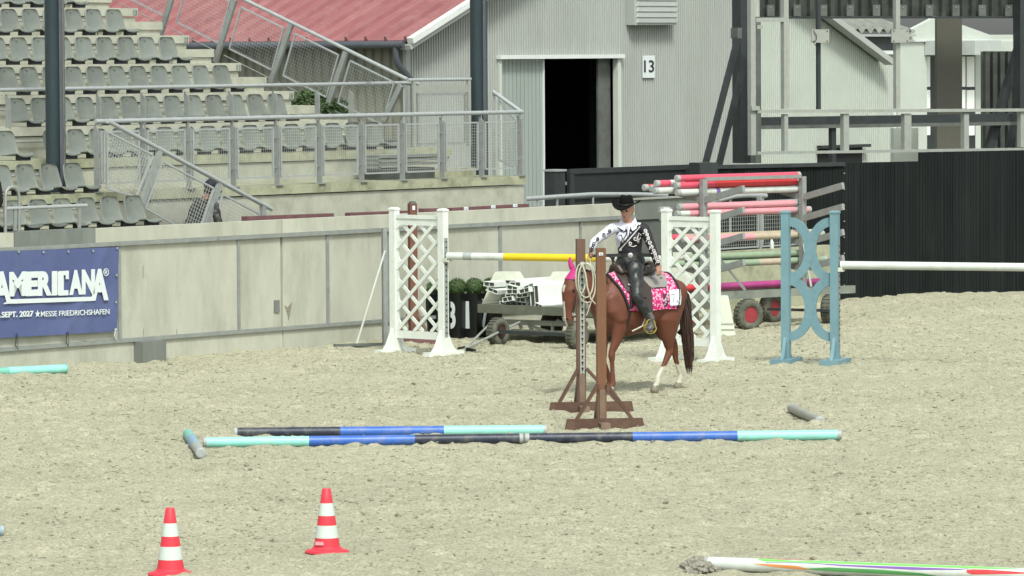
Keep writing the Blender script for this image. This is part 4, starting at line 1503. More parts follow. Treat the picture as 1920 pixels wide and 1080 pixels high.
def make_ground_poles():
    r = .052
    def gp(x, y, z=r):                                # pole axis from its middle row in the photo
        return G(x, y, z)
    A, B, C = gp(380, 829.5), gp(981, 822), gp(1578, 815)
    T, Bl, Nv = M['turq'], M['blue'], M['navyp']
    pole('ground_pole', 'front ground pole, left half, turquoise blue and navy', A, B, r, [(.33, T), (.66, Bl), (1, Nv)], M['capgrey'], .04, 'blue banded ground poles')
    pole('ground_pole', 'front ground pole, right half, navy blue and turquoise', B + (C - B).normalized() * .01, C, r, [(.34, Nv), (.67, Bl), (1, T)], M['capgrey'], .05, 'blue banded ground poles')
    D, E_ = gp(438, 811), gp(1026, 806)
    pole('ground_pole', 'rear ground pole behind the front ones, navy to turquoise', D, E_, r, [(.34, Nv), (.67, Bl), (1, T)], M['capgrey'], .04, 'blue banded ground poles')
    pole('end_pole', 'short looking pale blue pole lying end-on at the left', gp(377, 850), gp(352, 813), r, [(.35, M['capgrey']), (.7, mat('powder_blue_paint', (.20, .33, .45), .45)), (1, M['turq_dark'])], M['capgrey'], .06)
    pole('end_pole', 'dull grey pole lying end-on behind the right blue pole', gp(1538, 790), gp(1484, 765), r, [(1, M['greypole'])], M['capgrey'], .10)
    pole('ground_pole', 'green turquoise pole on the sand below the banner', gp(125, 691), gp(-60, 700), .055, [(.6, M['turq']), (1, M['turq_dark'])], M['turq_dark'], .03)
    # colourful white pole at the lower right
    p0, p1 = gp(1322, 1056), gp(1990, 1081)
    t = thing('painted_pole', 'white pole with lime, violet, orange and red paint streaks in the corner', 'pole', (p0 + p1) / 2)
    d = (p1 - p0).normalized()
    L = (p1 - p0).length
    r = .052
    MB().tube([p0 + d * .03, p1], r, 28).build('rod', M['white_dirty'], t)
    MB().lathe(p0, [(r * .8, 0), (r * 1.03, .008), (r * 1.03, .035)], 20, d).build('end_cap', M['capgrey'], t)
    up = (Z - d * Z.dot(d)).normalized()
    sd_ = d.cross(up)
    if sd_.y > 0:
        sd_ = -sd_
    def streak(name, pts, m_):                        # pts: (fraction, angle centre deg above horizontal toward camera, half width deg)
        mb = MB()
        mb.smooth = True
        vs, fs = [], []
        rr = r + .0015
        N_ = 40
        for i in range(N_ + 1):
            u = pts[0][0] + (pts[-1][0] - pts[0][0]) * i / N_
            for j in range(len(pts) - 1):
                if pts[j][0] <= u <= pts[j + 1][0] + 1e-9:
                    w_ = (u - pts[j][0]) / (pts[j + 1][0] - pts[j][0])
                    c_ = pts[j][1] * (1 - w_) + pts[j + 1][1] * w_
                    h_ = pts[j][2] * (1 - w_) + pts[j + 1][2] * w_
            for a in (-1, -.5, 0, .5, 1):
                an = R(c_ + a * h_)
                vs.append(p0 + d * (u * L) + (sd_ * math.cos(an) + up * math.sin(an)) * rr)
        for i in range(N_):
            for j in range(4):
                a = i * 5 + j
                fs.append((a, a + 1, a + 6, a + 5))
        mb.add(vs, fs)
        mb.build(name, m_, t)
    streak('red_stripe', [(.15, 92, 3), (.22, 84, 10), (.31, 80, 2)], M['pinkred'])
    streak('lime_stripe', [(.155, 66, 4), (.17, 60, 16), (.27, 52, 6), (.33, 62, 14), (.6, 62, 14), (.8, 64, 12), (.88, 70, 3)], M['limegreen'])
    streak('orange_stripe', [(.145, 18, 1), (.2, 8, 11), (.27, -2, 14), (.31, -14, 2)], M['orange'])
    streak('violet_stripe', [(.18, 34, 2), (.3, 42, 2), (.40, 32, 6), (.6, 28, 12), (.72, 34, 5), (.75, 44, 2)], M['purple'])
    streak('green_stripe', [(.29, -10, 3), (.36, -6, 16), (.5, -10, 18), (.62, -20, 12), (.66, -30, 3)], M['midgreen'])
    streak('red_patch', [(.745, 22, 10), (.76, 18, 22), (.8, 22, 20), (.9, 24, 6), (1.0, 20, 3)], M['red'])
    # tiny blue corner of another pole at the left edge
    p = G(2, 996)
    pole('ground_pole', 'tip of a pale blue pole cut by the left edge', gp(7, 995), gp(-90, 999), .045, [(1, mat('powder_blue_paint', (.2, .33, .45)))], M['capgrey'], .03)

def make_wing(name, label, pl, pr, h, mt, style, jd):
    """jump wing: posts at ground points pl, pr; style lattice or arcs"""
    pl, pr = Vector(pl), Vector(pr)
    pl.z = pr.z = 0
    d = (pr - pl).normalized()
    w = (pr - pl).length
    nrm = Vector((-d.y, d.x, 0))
    t = thing(name, label, 'jump stand', (pl + pr) / 2, math.atan2(d.y, d.x))
    pw = .10 if style == 'lattice' else .105
    for p in (pl, pr):
        mb = MB()
        a, b = d * (pw / 2), nrm * (pw / 2)
        P = []
        c = p
        mb.frame_box(c + Z * (h / 2 + .02), a, b, Z * (h / 2 - .02))
        # bevelled cap
        top = c + Z * h
        vs = [top - a * 1.15 - b * 1.15, top + a * 1.15 - b * 1.15, top + a * 1.15 + b * 1.15, top - a * 1.15 + b * 1.15]
        vs += [q + Z * .02 for q in vs] + [top + (q - top) * .6 + Z * .035 for q in vs]
        mb.add(vs, [(3, 2, 1, 0), (0, 1, 5, 4), (1, 2, 6, 5), (2, 3, 7, 6), (3, 0, 4, 7), (4, 5, 9, 8), (5, 6, 10, 9), (6, 7, 11, 10), (7, 4, 8, 11), (8, 9, 10, 11)])
        mb.build('post', mt, t)
        # foot: long beam across with two gussets
        fl = .33 if style == 'lattice' else .30
        mb = MB()
        fw_ = .06 if style == 'lattice' else .13
        mb.prism([c - nrm * fl + d * fw_, c - nrm * fl - d * fw_, c + nrm * fl - d * fw_, c + nrm * fl + d * fw_], Z * (.055 if style == 'lattice' else .07))
        for sgn in (-1, 1):
            q0 = c + nrm * (sgn * pw / 2)
            mb.prism([q0 - d * .022 + Z * .056, q0 + nrm * (sgn * .17) - d * .022 + Z * .056, q0 + nrm * (sgn * .11) - d * .022 + Z * .12, q0 + nrm * (sgn * .03) - d * .022 + Z * .28, q0 - d * .022 + Z * .34], d * .044)
        mb.build('foot', mt, t)
    zb_, zt_ = (.34, h - .05)
    if style == 'lattice':
        a0, a1 = pl + d * (pw / 2), pr - d * (pw / 2)
        ww = (a1 - a0).length
        MB().bar(a0 + Z * (h - .085), a1 + Z * (h - .085), .045, .05).build('top_board', mt, t)
        MB().bar(a0 + Z * (h - .155), a1 + Z * (h - .155), .02, .085).build('top_board', mt, t)
        MB().bar(a0 + Z * .255, a1 + Z * .255, .03, .10).build('bottom_board', mt, t)
        z0, z1 = .305, h - .195
        poly = [a0 + Z * z0, a1 + Z * z0, a1 + Z * z1, a0 + Z * z1]
        spc = ww / 2.55
        dd = (d + Z * .87).normalized()
        de = (d * -1 + Z * .87).normalized()
        for q_, off in ((dd, -.008), (de, .008)):
            for k in range(-20, 30):
                base = a0 + d * (k * spc + (.0 if q_ is dd else spc * .5)) + Z * z0
                seg = clip_line(poly, base, q_)
                if seg and (seg[1] - seg[0]).length > .05:
                    MB().bar(seg[0] + nrm * off, seg[1] + nrm * off, .014, .046, up=nrm.cross(q_)).build('lattice_slat', mt, t)
        # scalloped corners of the openings
        for e in (a0, a1):
            MB().bar(e + (d if e is a0 else -d) * .012 + Z * z0, e + (d if e is a0 else -d) * .012 + Z * z1, .012, .02, up=d).build('side_strip', mt, t)
    else:
        a0, a1 = pl + d * (pw / 2), pr - d * (pw / 2)
        c = (a0 + a1) / 2
        hw = (a1 - a0).length / 2
        th = .115
        def arc(zc, hz, up_, side, ra):
            """quarter-ellipse board from a post to the middle"""
            pts = []
            for i in range(13):
                a = i / 12 * math.pi / 2
                pts.append((side * (hw) * (1 - math.sin(a)) if False else side * hw * math.cos(a), zc + up_ * hz * math.sin(a)))
            return pts
        mb = MB()
        def band(pts, th_):
            for i in range(len(pts) - 1):
                p, q = pts[i], pts[i + 1]
                dx, dz = q[0] - p[0], q[1] - p[1]
                L = math.hypot(dx, dz)
                nx_, nz_ = -dz / L * th_ / 2, dx / L * th_ / 2
                ext = nrm * .03
                o_ = -nrm * .015
                e = .1
                P = [(p[0] - dx * e + nx_, p[1] - dz * e + nz_), (p[0] - dx * e - nx_, p[1] - dz * e - nz_), (q[0] + dx * e - nx_, q[1] + dz * e - nz_), (q[0] + dx * e + nx_, q[1] + dz * e + nz_)]
                off = o_ * (1 + .12 * (i % 2)) + nrm * (side * .004 + (.0025 if za == zmid else 0))
                mb2.prism([c + d * x + Z * z + off for x, z in P], ext)
        # left curve )( right curve: two arcs touching at the middle, above and below
        zlow, zhigh = .33, h - .09
        zmid = (zlow + zhigh) / 2
        for side in (-1, 1):
            for (za, zb2) in ((zmid, zhigh), (zlow, zmid)):
                mb2 = MB()
                zc, hz = (za + zb2) / 2, (zb2 - za) / 2
                pts = []
                for i in range(25):
                    a = -math.pi / 2 + math.pi * i / 24
                    xx = side * (hw - (hw - .016) * max(0.0, math.cos(a)))
                    pts.append((xx, zc + (hz - .02) * math.sin(a)))
                band(pts, th)
                mb2.build('curved_board', mt, t)
    # perforated cup track on the outside of the post that carries the pole
    side_post, sgn = (pr, 1) if jd > 0 else (pl, -1)
    x = side_post + d * (sgn * (pw / 2 + .004))
    MB().bar(x + Z * .25, x + Z * (h - .35), .006, .06, up=d.cross(Z)).build('cup_track', M['galv'], t)
    mb = MB()
    k = .30
    while k < h - .38:
        mb.lathe(x + d * (sgn * .0045) + Z * k, [(.014, 0), (.012, .003)], 6, d * sgn)
        k += .075
    mb.build('track_holes', M['dark'], t, kind='stuff')
    return t, d, nrm
def cup(t_label, p, d, nrm):
    t = thing('pole_cup', t_label, 'jump cup', p)
    mb = MB()
    mb.frame_box(p - Z * .03, d * .045, nrm * .05, Z * .012)
    mb.frame_box(p - nrm * .045 - Z * .01, d * .04, nrm * .006, Z * .02)
    mb.frame_box(p + nrm * .045 - Z * .01, d * .04, nrm * .006, Z * .02)
    mb.build('cup', M['white_cream'], t)

def make_jumps():
    wA = G(741, 662), G(832, 667)
    h1 = (663 - 393) / mpp(663)
    t, d, nrm = make_wing('lattice_wing', 'white lattice jump wing on the left carrying the yellow pole', wA[0], wA[1], h1, M['white'], 'lattice', 1)
    wB = G(1251, 676), G(1342, 680)
    h2 = (680 - 399) / mpp(680)
    t2, d2, n2 = make_wing('lattice_wing', 'white lattice jump wing just behind the horse', wB[0], wB[1], h2, M['white'], 'lattice', -1)
    a = Vector(wA[1]) + d * .07
    b = Vector(wB[0]) - d2 * .07
    a.z = plane_hit(842, 480, a, Vector((0, 1, 0))).z
    b.z = plane_hit(1238, 486, b, Vector((0, 1, 0))).z
    pole('jump_pole', 'yellow and white jump pole between the two lattice wings', a, b, .05, [(.08, M['white_dirty']), (.12, M['capgrey']), (.27, M['white_dirty']), (.72, M['yellow']), (.9, M['white_dirty']), (.95, M['capgrey']), (1, M['white_dirty'])], M['white_dirty'], .02)
    cup('small white cup holding the yellow pole on the left wing', a - Z * .035, d, nrm)
    cup('small white cup holding the yellow pole on the right wing', b - Z * .035, d2, n2)
    wC = G(1474, 682), G(1566, 683.5)
    h3 = (683 - 401) / mpp(683)
    t3, d3, n3 = make_wing('curved_wing', 'pale blue wooden jump wing with curved boards', wC[0], wC[1], h3, M['bluewing'], 'arcs', 1)
    a = Vector(wC[1]) + d3 * .07
    a.z = plane_hit(1578, 497, a, Vector((0, 1, 0))).z
    e = d3.copy()
    b0 = plane_hit(1920, 501, a + Vector((0, -.6, 0)), Vector((0, 1, 0)))
    b = a + (b0 - a) * 1.5
    pole('jump_pole', 'plain white jump pole running off to the right edge', a, b, .052, [(1, M['white_dirty'])], M['white'], .03)
    cup('white cup holding the pole on the blue wing', a - Z * .04, d3, n3)

def make_gate():
    """rope gate: two brown wooden posts with crossed feet"""
    def post(label, x, yb, ytop, baseL, baseR, mt, strip):
        sc_ = mpp(yb)
        p = G(x, yb - 4)
        p.z = 0
        h = (yb - ytop) / sc_
        t = thing('wooden_post', label, 'post', p, R(8), 'brown rope gate posts')
        w = .048
        X, Y = Vector((math.cos(R(8)), math.sin(R(8)), 0)), Vector((-math.sin(R(8)), math.cos(R(8)), 0))
        mb = MB()
        mb.frame_box(p + Z * (h / 2 + .02), X * w, Y * w, Z * (h / 2 - .02))
        top = p + Z * h
        mb.prism([top - X * w - Y * w, top + X * w - Y * w, top + X * w + Y * w, top - X * w + Y * w], Z * .012)
        mb.build('post', mt, t)
        hl, hr = (x - baseL) / sc_, (baseR - x) / sc_
        # foot seen broadside
        f = MB()
        c0, c1 = p - X * hl, p + X * hr
        f.prism([c0 - Y * .10, c0 + X * .025 - Y * .10 + Z * .115, c1 - X * .025 - Y * .10 + Z * .115, c1 - Y * .10], Y * .05)
        f.build('foot', M['brown_foot'], t)
        f = MB()
        f.prism([p - Y * .30 - X * .05, p - Y * .30 + X * .05, p + Y * .42 + X * .05, p + Y * .42 - X * .05], Z * .075)
        f.build('foot', M['brown_dusty'], t)
        for sgn, l_ in ((-1, hl), (1, hr)):
            MB().bar(p + X * (sgn * (w + .0)) - Y * .08 + Z * .48, p + X * (sgn * l_ * .72) - Y * .08 + Z * .09, .035, .045, up=Y).build('brace', M['brown_foot'], t)
        for sgn in (1,):
            MB().bar(p + Y * (sgn * w) + Z * .46, p + Y * (sgn * .34) + Z * .07, .06, .04).build('brace', M['brown_dusty'], t)
        MB().frame_box(p - Y * (w + .012) + Z * .22, X * .03, Y * .01, Z * .20).build('dusty_plate', M['brown_dusty'], t)
        if strip:
            a = MB().frame_box(p - Y * (w + .003) + X * .008 + Z * ((770 - 607) / sc_), X * .026, Y * .002, Z * ((715 - 503) / sc_ / 2)).build('perforated_strip', M['galv_light'], t)
            mb = MB()
            z = (770 - 712) / sc_ + .0
            while z < (770 - 508) / sc_:
                q = p - Y * (w + .0065) + X * .008 + Z * z
                mb.lathe(q + Z * .012, [(.013, 0), (.012, .002)], 8, -Y)
                mb.frame_box(q - Z * .006, X * .005, Y * .002, Z * .014)
                z += .066
            mb.build('keyhole_slots', M['dark'], a, kind='stuff')
            MB().lathe(p - Y * (w + .005) + X * .008 + Z * ((770 - 492) / sc_), [(.03, 0), (.035, .02), (.02, .045)], 12, -Y).build('rope_knob', M['capgrey'], t)
        else:
            plt = MB().frame_box(top - Z * .05 - Y * (w + .003) - X * .005, X * .022, Y * .002, Z * .016).build('number_plate', M['card'], t)
            mb = MB()
            add_text(mb, '43', top - Z * .060 - Y * (w + .008) - X * .020, X * .03, Z * .02)
            mb.build('plate_digits', M['capgrey'], plt)
        return p, X, Y, h
    pA = post('brown wooden gate post with perforated strip, further one', 1090, 776, 452, 1026, 1188, mat('brown_post_a', (.115, .062, .042), .6, var=.15, dirt=(.15, .10, .075), dscale=5, damt=.6, stretch=(1, 1, .2)), True)
    pB = post('nearer plain brown wooden gate post with white plate on top', 1128, 808, 469, 1056, 1208, M['brown'], False)
    # rope hung in loops over the knob of the further post
    p, X, Y, h = pA
    sc_ = mpp(776)
    top = p - Y * .13 + Z * ((770 - 492) / sc_)
    t = thing('coiled_rope', 'pale rope hanging in loops from the further gate post', 'rope', top)
    def lp(cx, cz, rx, rz, off, ph=0, n=22, lo=0):
        return [top + X * (cx + rx * math.sin(a)) + Z * (cz + rz * math.cos(a)) - Y * (off + .01 * math.sin(3 * a + ph)) for a in [2 * math.pi * i / n for i in range(n + 1)]]
    for (cx, cz, rx, rz, off) in ((-.02, -.15, .055, .16, .00), (.035, -.17, .085, .19, .015), (.05, -.20, .10, .22, -.01)):
        MB().tube(lp(cx, cz, rx, rz, off), .0085, 7, caps=False).build('rope_loop', M['rope'], t)
    pts = [top, top + X * .03 - Z * .1 - Y * .03, top + X * .05 - Z * .25 - Y * .03, top + X * .09 - Z * .38 - Y * .02, top + X * .15 - Z * .44, top + X * .20 - Z * .40]
    MB().tube(pts, .010, 7).build('rope_end', M['rope'], t)
    # brown post stand behind the left lattice wing
    x, yb = 775, 645
    p = G(x, yb)
    p.z = 0
    t = thing('brown_post_stand', 'dark brown post on a wide foot behind the left lattice wing', 'post', p, R(20))
    hgt = (yb - 379) / mpp(yb)
    X, Y = Vector((math.cos(R(20)), math.sin(R(20)), 0)), Vector((-math.sin(R(20)), math.cos(R(20)), 0))
    MB().frame_box(p + Z * (hgt / 2), X * .052, Y * .052, Z * (hgt / 2 - .012)).build('post', mat('rust_brown_post', (.14, .06, .04), .65, var=.2), t)
    MB().lathe(p + Z * (hgt - .012), [(.052, 0), (.05, .02), (.03, .035)], 16).build('rounded_top', M['midsteel'], t)
    MB().frame_box(p + Z * (hgt - .07) - Y * .055, X * .018, Y * .003, Z * .028).build('number_plate', M['card'], t)
    MB().prism([p - X * .28 - Y * .08, p + X * .32 - Y * .08, p + X * .28 - Y * .08 + Z * .12, p - X * .24 - Y * .08 + Z * .12], Y * .06).build('foot', M['plank_red'], t)
    for sgn in (-1, 1):
        MB().bar(p + X * (sgn * .05) + Z * .45, p + X * (sgn * .22) + Z * .1, .04, .045, up=Y).build('brace', M['brown_dusty'], t)
    # grey steel stand with a leaning rod
    p = G(722, 652)
    p.z = 0
    t = thing('steel_stand', 'grey steel upright on a flat base left of the lattice wing', 'stand', p, R(20))
    hgt = (652 - 428) / mpp(652)
    MB().frame_box(p + Z * (hgt / 2 + .01), X * .03, Y * .04, Z * (hgt / 2 - .01)).build('upright', M['galv'], t)
    MB().frame_box(p - X * .30 + Z * .05, X * .42, Y * .035, Z * .018).build('base_bar', M['midsteel'], t)
    q = G(668, 650)
    a = G(668, 652)
    a.z = .03
    b = plane_hit(722, 470, p - Y * .06, Vector((0, 1, 0)))
    rd = pole('leaning_rod', 'thin white rod leaning against the grey steel stand', a, b, .014, [(1, M['white'])], None)
    # brown planks lying behind the wall coping
    for i, (xa, ya, xb, yb2, lab) in enumerate(((458, 410, 621, 404, 'dark red plank lying along the wall coping, leftmost'), (652, 403, 760, 399, 'dark red plank on the coping beside the left lattice wing'), (790, 395, 830, 394.5, 'short red plank end behind the top of the lattice wing'), (842, 394, 987, 386, 'dark red plank with three white tags, rightmost on the coping'))):
        v = .22
        a, b = PW(xa, ya, v), PW(xb, yb2, v)
        t = thing('red_plank', lab, 'plank', (a + b) / 2, 0, 'dark red planks on the wall coping')
        MB().bar(a, b, .10, .06).build('board', M['plank_red'], t)
        if i == 3:
            for x in (874, 925, 966):
                c = PW(x, 391 - (x - 874) * .06, v - .055)
                tg = MB().frame_box(c, U * .05, N * .002, Z * .022).build('white_tag', M['card'], t)
                mb = MB()
                add_text(mb, '111', c - U * .035 - Z * .013 - N * .006, U * .07, Z * .026)
                mb.build('tag_marks', M['capgrey'], tg)

def make_cones():
    def cone(label, x, yb, ytop, sticker):
        p = G(x, yb)
        p.z = 0
        S = mpp(yb)
        h = (yb - ytop) / S
        t = thing('traffic_cone', label, 'traffic cone', p, R(12), 'red and white traffic cones')
        r0, r1 = .112, .034
        f = lambda u: r0 + (r1 - r0) * u
        cuts = [0.04, .235, .43, .58, .775, 1.0]
        names = ['red_band', 'white_band', 'red_band', 'white_band', 'red_band']
        for i in range(5):
            a, b = cuts[i], cuts[i + 1]
            e = .0015 if i % 2 else 0
            prof = [(f(a) + e, a * h), (f(b) + e, b * h)]
            if i == 4:
                prof = [(f(a), a * h), (f(.985), .985 * h), (r1 * .8, h)]
            mb = MB()
            mb.smooth = True
            mb.lathe(p, prof, 32)
            mb.build(names[i], M['conered'] if i % 2 == 0 else M['conewhite'], t)
        mb = MB()
        mb.smooth = True
        mb.lathe(p, [(.175, 0), (.178, .010), (.165, .022), (.13, .028), (.118, .04), (f(.04), .05)], 32)
        mb.build('base_flange', M['conered'], t)
        if sticker:
            c = p + Vector((-.055, -.093, .16 * h))
            MB().frame_box(c, Vector((.033, -.016, 0)), Vector((.001, .0022, 0)), Vector((0, .003, .014))).build('sticker', M['pink'], t)
    cone('red and white striped cone at lower left, nearer one', 320, 1078, 951, False)
    cone('red and white striped cone with small sticker, further right', 613, 1036, 915, True)

# ================================================================== TRAILERS
def wheel(parent, c, axis, r, w, m_t, m_r):
    axis = axis.normalized()
    mb = MB()
    mb.smooth = True
    prof = [(r * .50, -w * .30), (r * .56, -w / 2), (r * .88, -w / 2), (r * .97, -w * .38), (r, -w * .2), (r, w * .2), (r * .97, w * .38), (r * .88, w / 2), (r * .56, w / 2), (r * .50, w * .30)]
    mb.lathe(c, prof, 28, axis, caps=False)
    tyre = mb.build('tyre', m_t, parent)
    mb = MB()
    a = axis.orthogonal().normalized()
    b = axis.cross(a)
    for i in range(24):
        t = 2 * math.pi * i / 24
        e = a * math.cos(t) + b * math.sin(t)
        f = axis.cross(e)
        for s_ in (-1, 1):
            mb.frame_box(c + e * (r + .003) + axis * (s_ * w * .18), axis * (w * .14), f * (r * .055), e * .008)
    mb.build('tread_blocks', m_t, tyre, kind='stuff')
    for s_ in (-1, 1):
        mb = MB()
        mb.lathe(c, [(r * .53, w * .40), (r * .49, w * .42), (r * .42, w * .18), (r * .30, w * .14), (r * .26, w * .34), (r * .12, w * .36)], 20, axis * s_)
        rim = mb.build('rim', m_r, tyre)
        mb = MB()
        for i in range(5):
            t = 2 * math.pi * i / 5
            mb.lathe(c + (a * math.cos(t) + b * math.sin(t)) * (r * .40), [(r * .045, w * .15), (r * .04, w * .22)], 8, axis * s_)
        mb.build('wheel_nuts', M['dark'], rim, kind='stuff')
def make_plank_trailer():
    # flat trailer with hollow white planks, seen between left wing and horse
    Y0 = G(930, 645).y
    a = math.radians(-40)
    X = Vector((math.cos(a), math.sin(a), 0))
    Yv = Vector((-math.sin(a), math.cos(a), 0))
    base = G(935, 640)
    base.z = 0
    S = mpp(645)
    def q(x, y, off=0.0):
        return plane_hit(x, y, base + Yv * off, Yv)
    t = thing('flat_trailer', 'grey flat trailer carrying white planks behind the horse', 'trailer', base, a)
    zt, zbm = q(950, 572).z, q(950, 588).z
    L0, L1 = (q(898, 580) - base).dot(X), (q(1112, 580) - base).dot(X) + .1
    c = base + X * ((L0 + L1) / 2) + Yv * 1.25
    MB().frame_box(c + Z * ((zt + zbm) / 2), X * ((L1 - L0) / 2), Yv * 1.28, Z * ((zt - zbm) / 2)).build('deck', M['trailer_dark'], t)
    MB().frame_box(c + Z * (zbm - .04) + X * -.1, X * .35, Yv * .35, Z * .04).build('turntable', M['dark'], t)
    # chassis beams
    for off in (.12, 2.0):
        MB().bar(q(925, 603, off) , q(1100, 608, off), .05, .07).build('chassis_beam', M['trailer'], t)
        MB().bar(q(960, 621, off), q(1100, 626, off), .05, .06).build('chassis_beam', M['trailer'], t)
    for x0, y0, x1, y1 in ((990, 605, 998, 621), (1036, 603, 1036, 622), (1045, 600, 1090, 622), (997, 612, 1030, 622)):
        MB().bar(q(x0, y0, .10), q(x1, y1, .10), .03, .035).build('strut', M['trailer'], t)
    # wheels
    ax = Vector((math.cos(R(-35)), math.sin(R(-35)), 0))
    for (x, yb) in ((934, 648), (1082, 655), (1035, 633), (1150, 640)):
        p = G(x, yb)
        wheel(t, Vector((p.x, p.y + .06, .185)), X, .185, .15, M['rubber'], M['rimdark'])
    MB().bar(G(934, 648) + Z * .19, G(1082, 655) + Z * .19, .05, .05).build('axle', M['darksteel'], t)
    # drawbar legs resting on the sand
    foot = G(872, 658)
    foot.z = .03
    for x, y in ((925, 601), (974, 604)):
        MB().tube([foot, q(x, y, -.02)], .016, 8).build('drawbar_tube', M['galv_light'], t)
    MB().bar(foot + Vector((-.1, .05, .0)), foot + Vector((.0, .02, .02)), .03, .03).build('drawbar_eye', M['dark'], t)
    MB().bar(G(876, 659) + Z * .03, G(890, 661) + Z * .02, .04, .045).build('drawbar_eye', M['dark'], t)
    # white hollow planks stacked on the deck: each its own thing
    g = 'white hollow planks on the flat trailer'
    heap = []
    seq = [
        (905, 548, 34, 15, 'tall', 'upright plank standing at the left end of the plank heap'),
    ]
    def plank(label, x, y, wpx, hpx, tilt, yaw, length, mt=M['white']):
        """hollow plank whose open end sits at photo point (x, y)"""
        c = q(x, y, random.uniform(-.03, .20))
        dx = Vector((math.cos(R(50) + yaw), math.sin(R(50) + yaw), 0))      # long axis, going right and back
        cr = Vector((-dx.y, dx.x, 0))
        up = Z.copy()
        ct, st = math.cos(tilt), math.sin(tilt)
        e1 = cr * ct + up * st
        e2 = up * ct - cr * st
        w2, h2 = wpx * .62 / S / 2, hpx * 1.15 / S / 2
        th = .004
        t_ = thing('hollow_plank', label, 'plank', c, 0, g)
        mb = MB()
        for (o1, o2, s1, s2) in ((0, h2 - th, w2, th), (0, -h2 + th, w2, th), (w2 - th, 0, th, h2 - 2 * th), (-w2 + th, 0, th, h2 - 2 * th)):
            mb.frame_box(c + e1 * o1 + e2 * o2 + dx * (length / 2), dx * (length / 2), e1 * s1, e2 * s2)
        mb.frame_box(c + dx * (length / 2), dx * (length / 2 - .004), e1 * .003, e2 * (h2 - 2 * th))
        for k in ():
            mb.frame_box(c + e1 * (w2 * k) + dx * (length / 2), dx * (length / 2 - .004), e1 * .003, e2 * (h2 - 2 * th))
        mb.build('plank_shell', mt, t_)
        MB().frame_box(c + dx * .022, dx * .008, e1 * (w2 - 2 * th), e2 * (h2 - 2 * th)).build('painted_shade_plug', M['cavity'], t_)  # dark plug paints the shade inside the open hollow end
    P = [
        # x, y of the end, width(real px), height px, tilt, yaw, length
        (949, 569, 42, 8, 0, .02, 1.5), (976, 570, 42, 8, .05, -.03, 1.4), (952, 561, 42, 8, -.08, .0, 1.5), (977, 562, 42, 8, 0, .03, 1.4),
        (955, 554, 42, 8, .10, -.02, 1.45), (978, 553, 42, 8, -.05, .02, 1.3), (958, 547, 42, 8, .05, .05, 1.5), (983, 545, 42, 8, -.15, 0, 1.3),
        (962, 540, 42, 8, .1, .02, 1.5), (966, 533, 42, 8, .0, .06, 1.6), (990, 538, 42, 8, -.4, .0, 1.2), (956, 529, 42, 7, .12, .04, 1.6),
        (925, 545, 40, 7, .35, .05, .9), (915, 533, 42, 8, -.02, .08, 1.3), (1012, 574, 30, 8, .3, .0, 1.0), (1003, 556, 36, 36, 0, .0, 1.1),
    ]
    names = ['lowest left plank of the heap', 'lowest right plank of the heap', 'plank just above the lowest left one', 'plank just above the lowest right one', 'mid left plank tilted up', 'mid right plank in the heap', 'fourth plank up on the left', 'fourth plank up on the right side', 'fifth plank up on the left', 'upper plank near the top of the heap', 'steeply tipped plank on the right shoulder', 'topmost plank of the heap', 'short loose plank tipped at the far left', 'plank laid over the left white block', 'lone plank resting low on the deck at right', 'big square hollow beam end in the heap']
    for nm, (x, y, w_, h_, ti, ya, ln) in zip(names, P):
        plank('white hollow plastic ' + nm, x + random.uniform(-3, 3), y, w_, h_, ti + random.uniform(-.1, .1), ya + random.uniform(-.06, .06), ln * 1.5)
    def block(label, x0, x1, xt0, xt1, yt, yb, off, dep):
        """white trapezoid plastic block"""
        P = [q(x0, yb, off), q(x1, yb, off), q(xt1, yt, off), q(xt0, yt, off)]
        c = sum(P, Vector()) / 4
        t_ = thing('plastic_block', label, 'jump block', Vector((c.x, c.y, min(p.z for p in P))), 0, 'white plastic blocks')
        ins = .12
        vs = P + [p + Yv * dep for p in P]
        vs[6] = vs[6] - Yv * ins
        vs[7] = vs[7] - Yv * ins
        vs[2] = vs[2] + Yv * ins
        vs[3] = vs[3] + Yv * ins
        MB().add(vs, [(0, 1, 2, 3), (5, 4, 7, 6), (1, 5, 6, 2), (4, 0, 3, 7), (3, 2, 6, 7), (4, 5, 1, 0)]).build('block', M['white_cream'], t_)
        m1 = (P[0] + P[3]) / 2
        MB().bar(P[0] * .75 + P[3] * .25 - Yv * .005, P[1] * .75 + P[2] * .25 - Yv * .005, .012, .012).build('ridge', M['white_cream'], t_)
    block('white tapered plastic block standing at the left end of the deck', 902, 935, 912, 935, 524, 574, .30, .35)
    block('white tapered plastic block topping the planks at left', 910, 967, 918, 955, 510, 545, .55, .35)
    block('white plastic block on the planks next to the horse head', 1020, 1075, 1026, 1068, 510, 545, .75, .35)

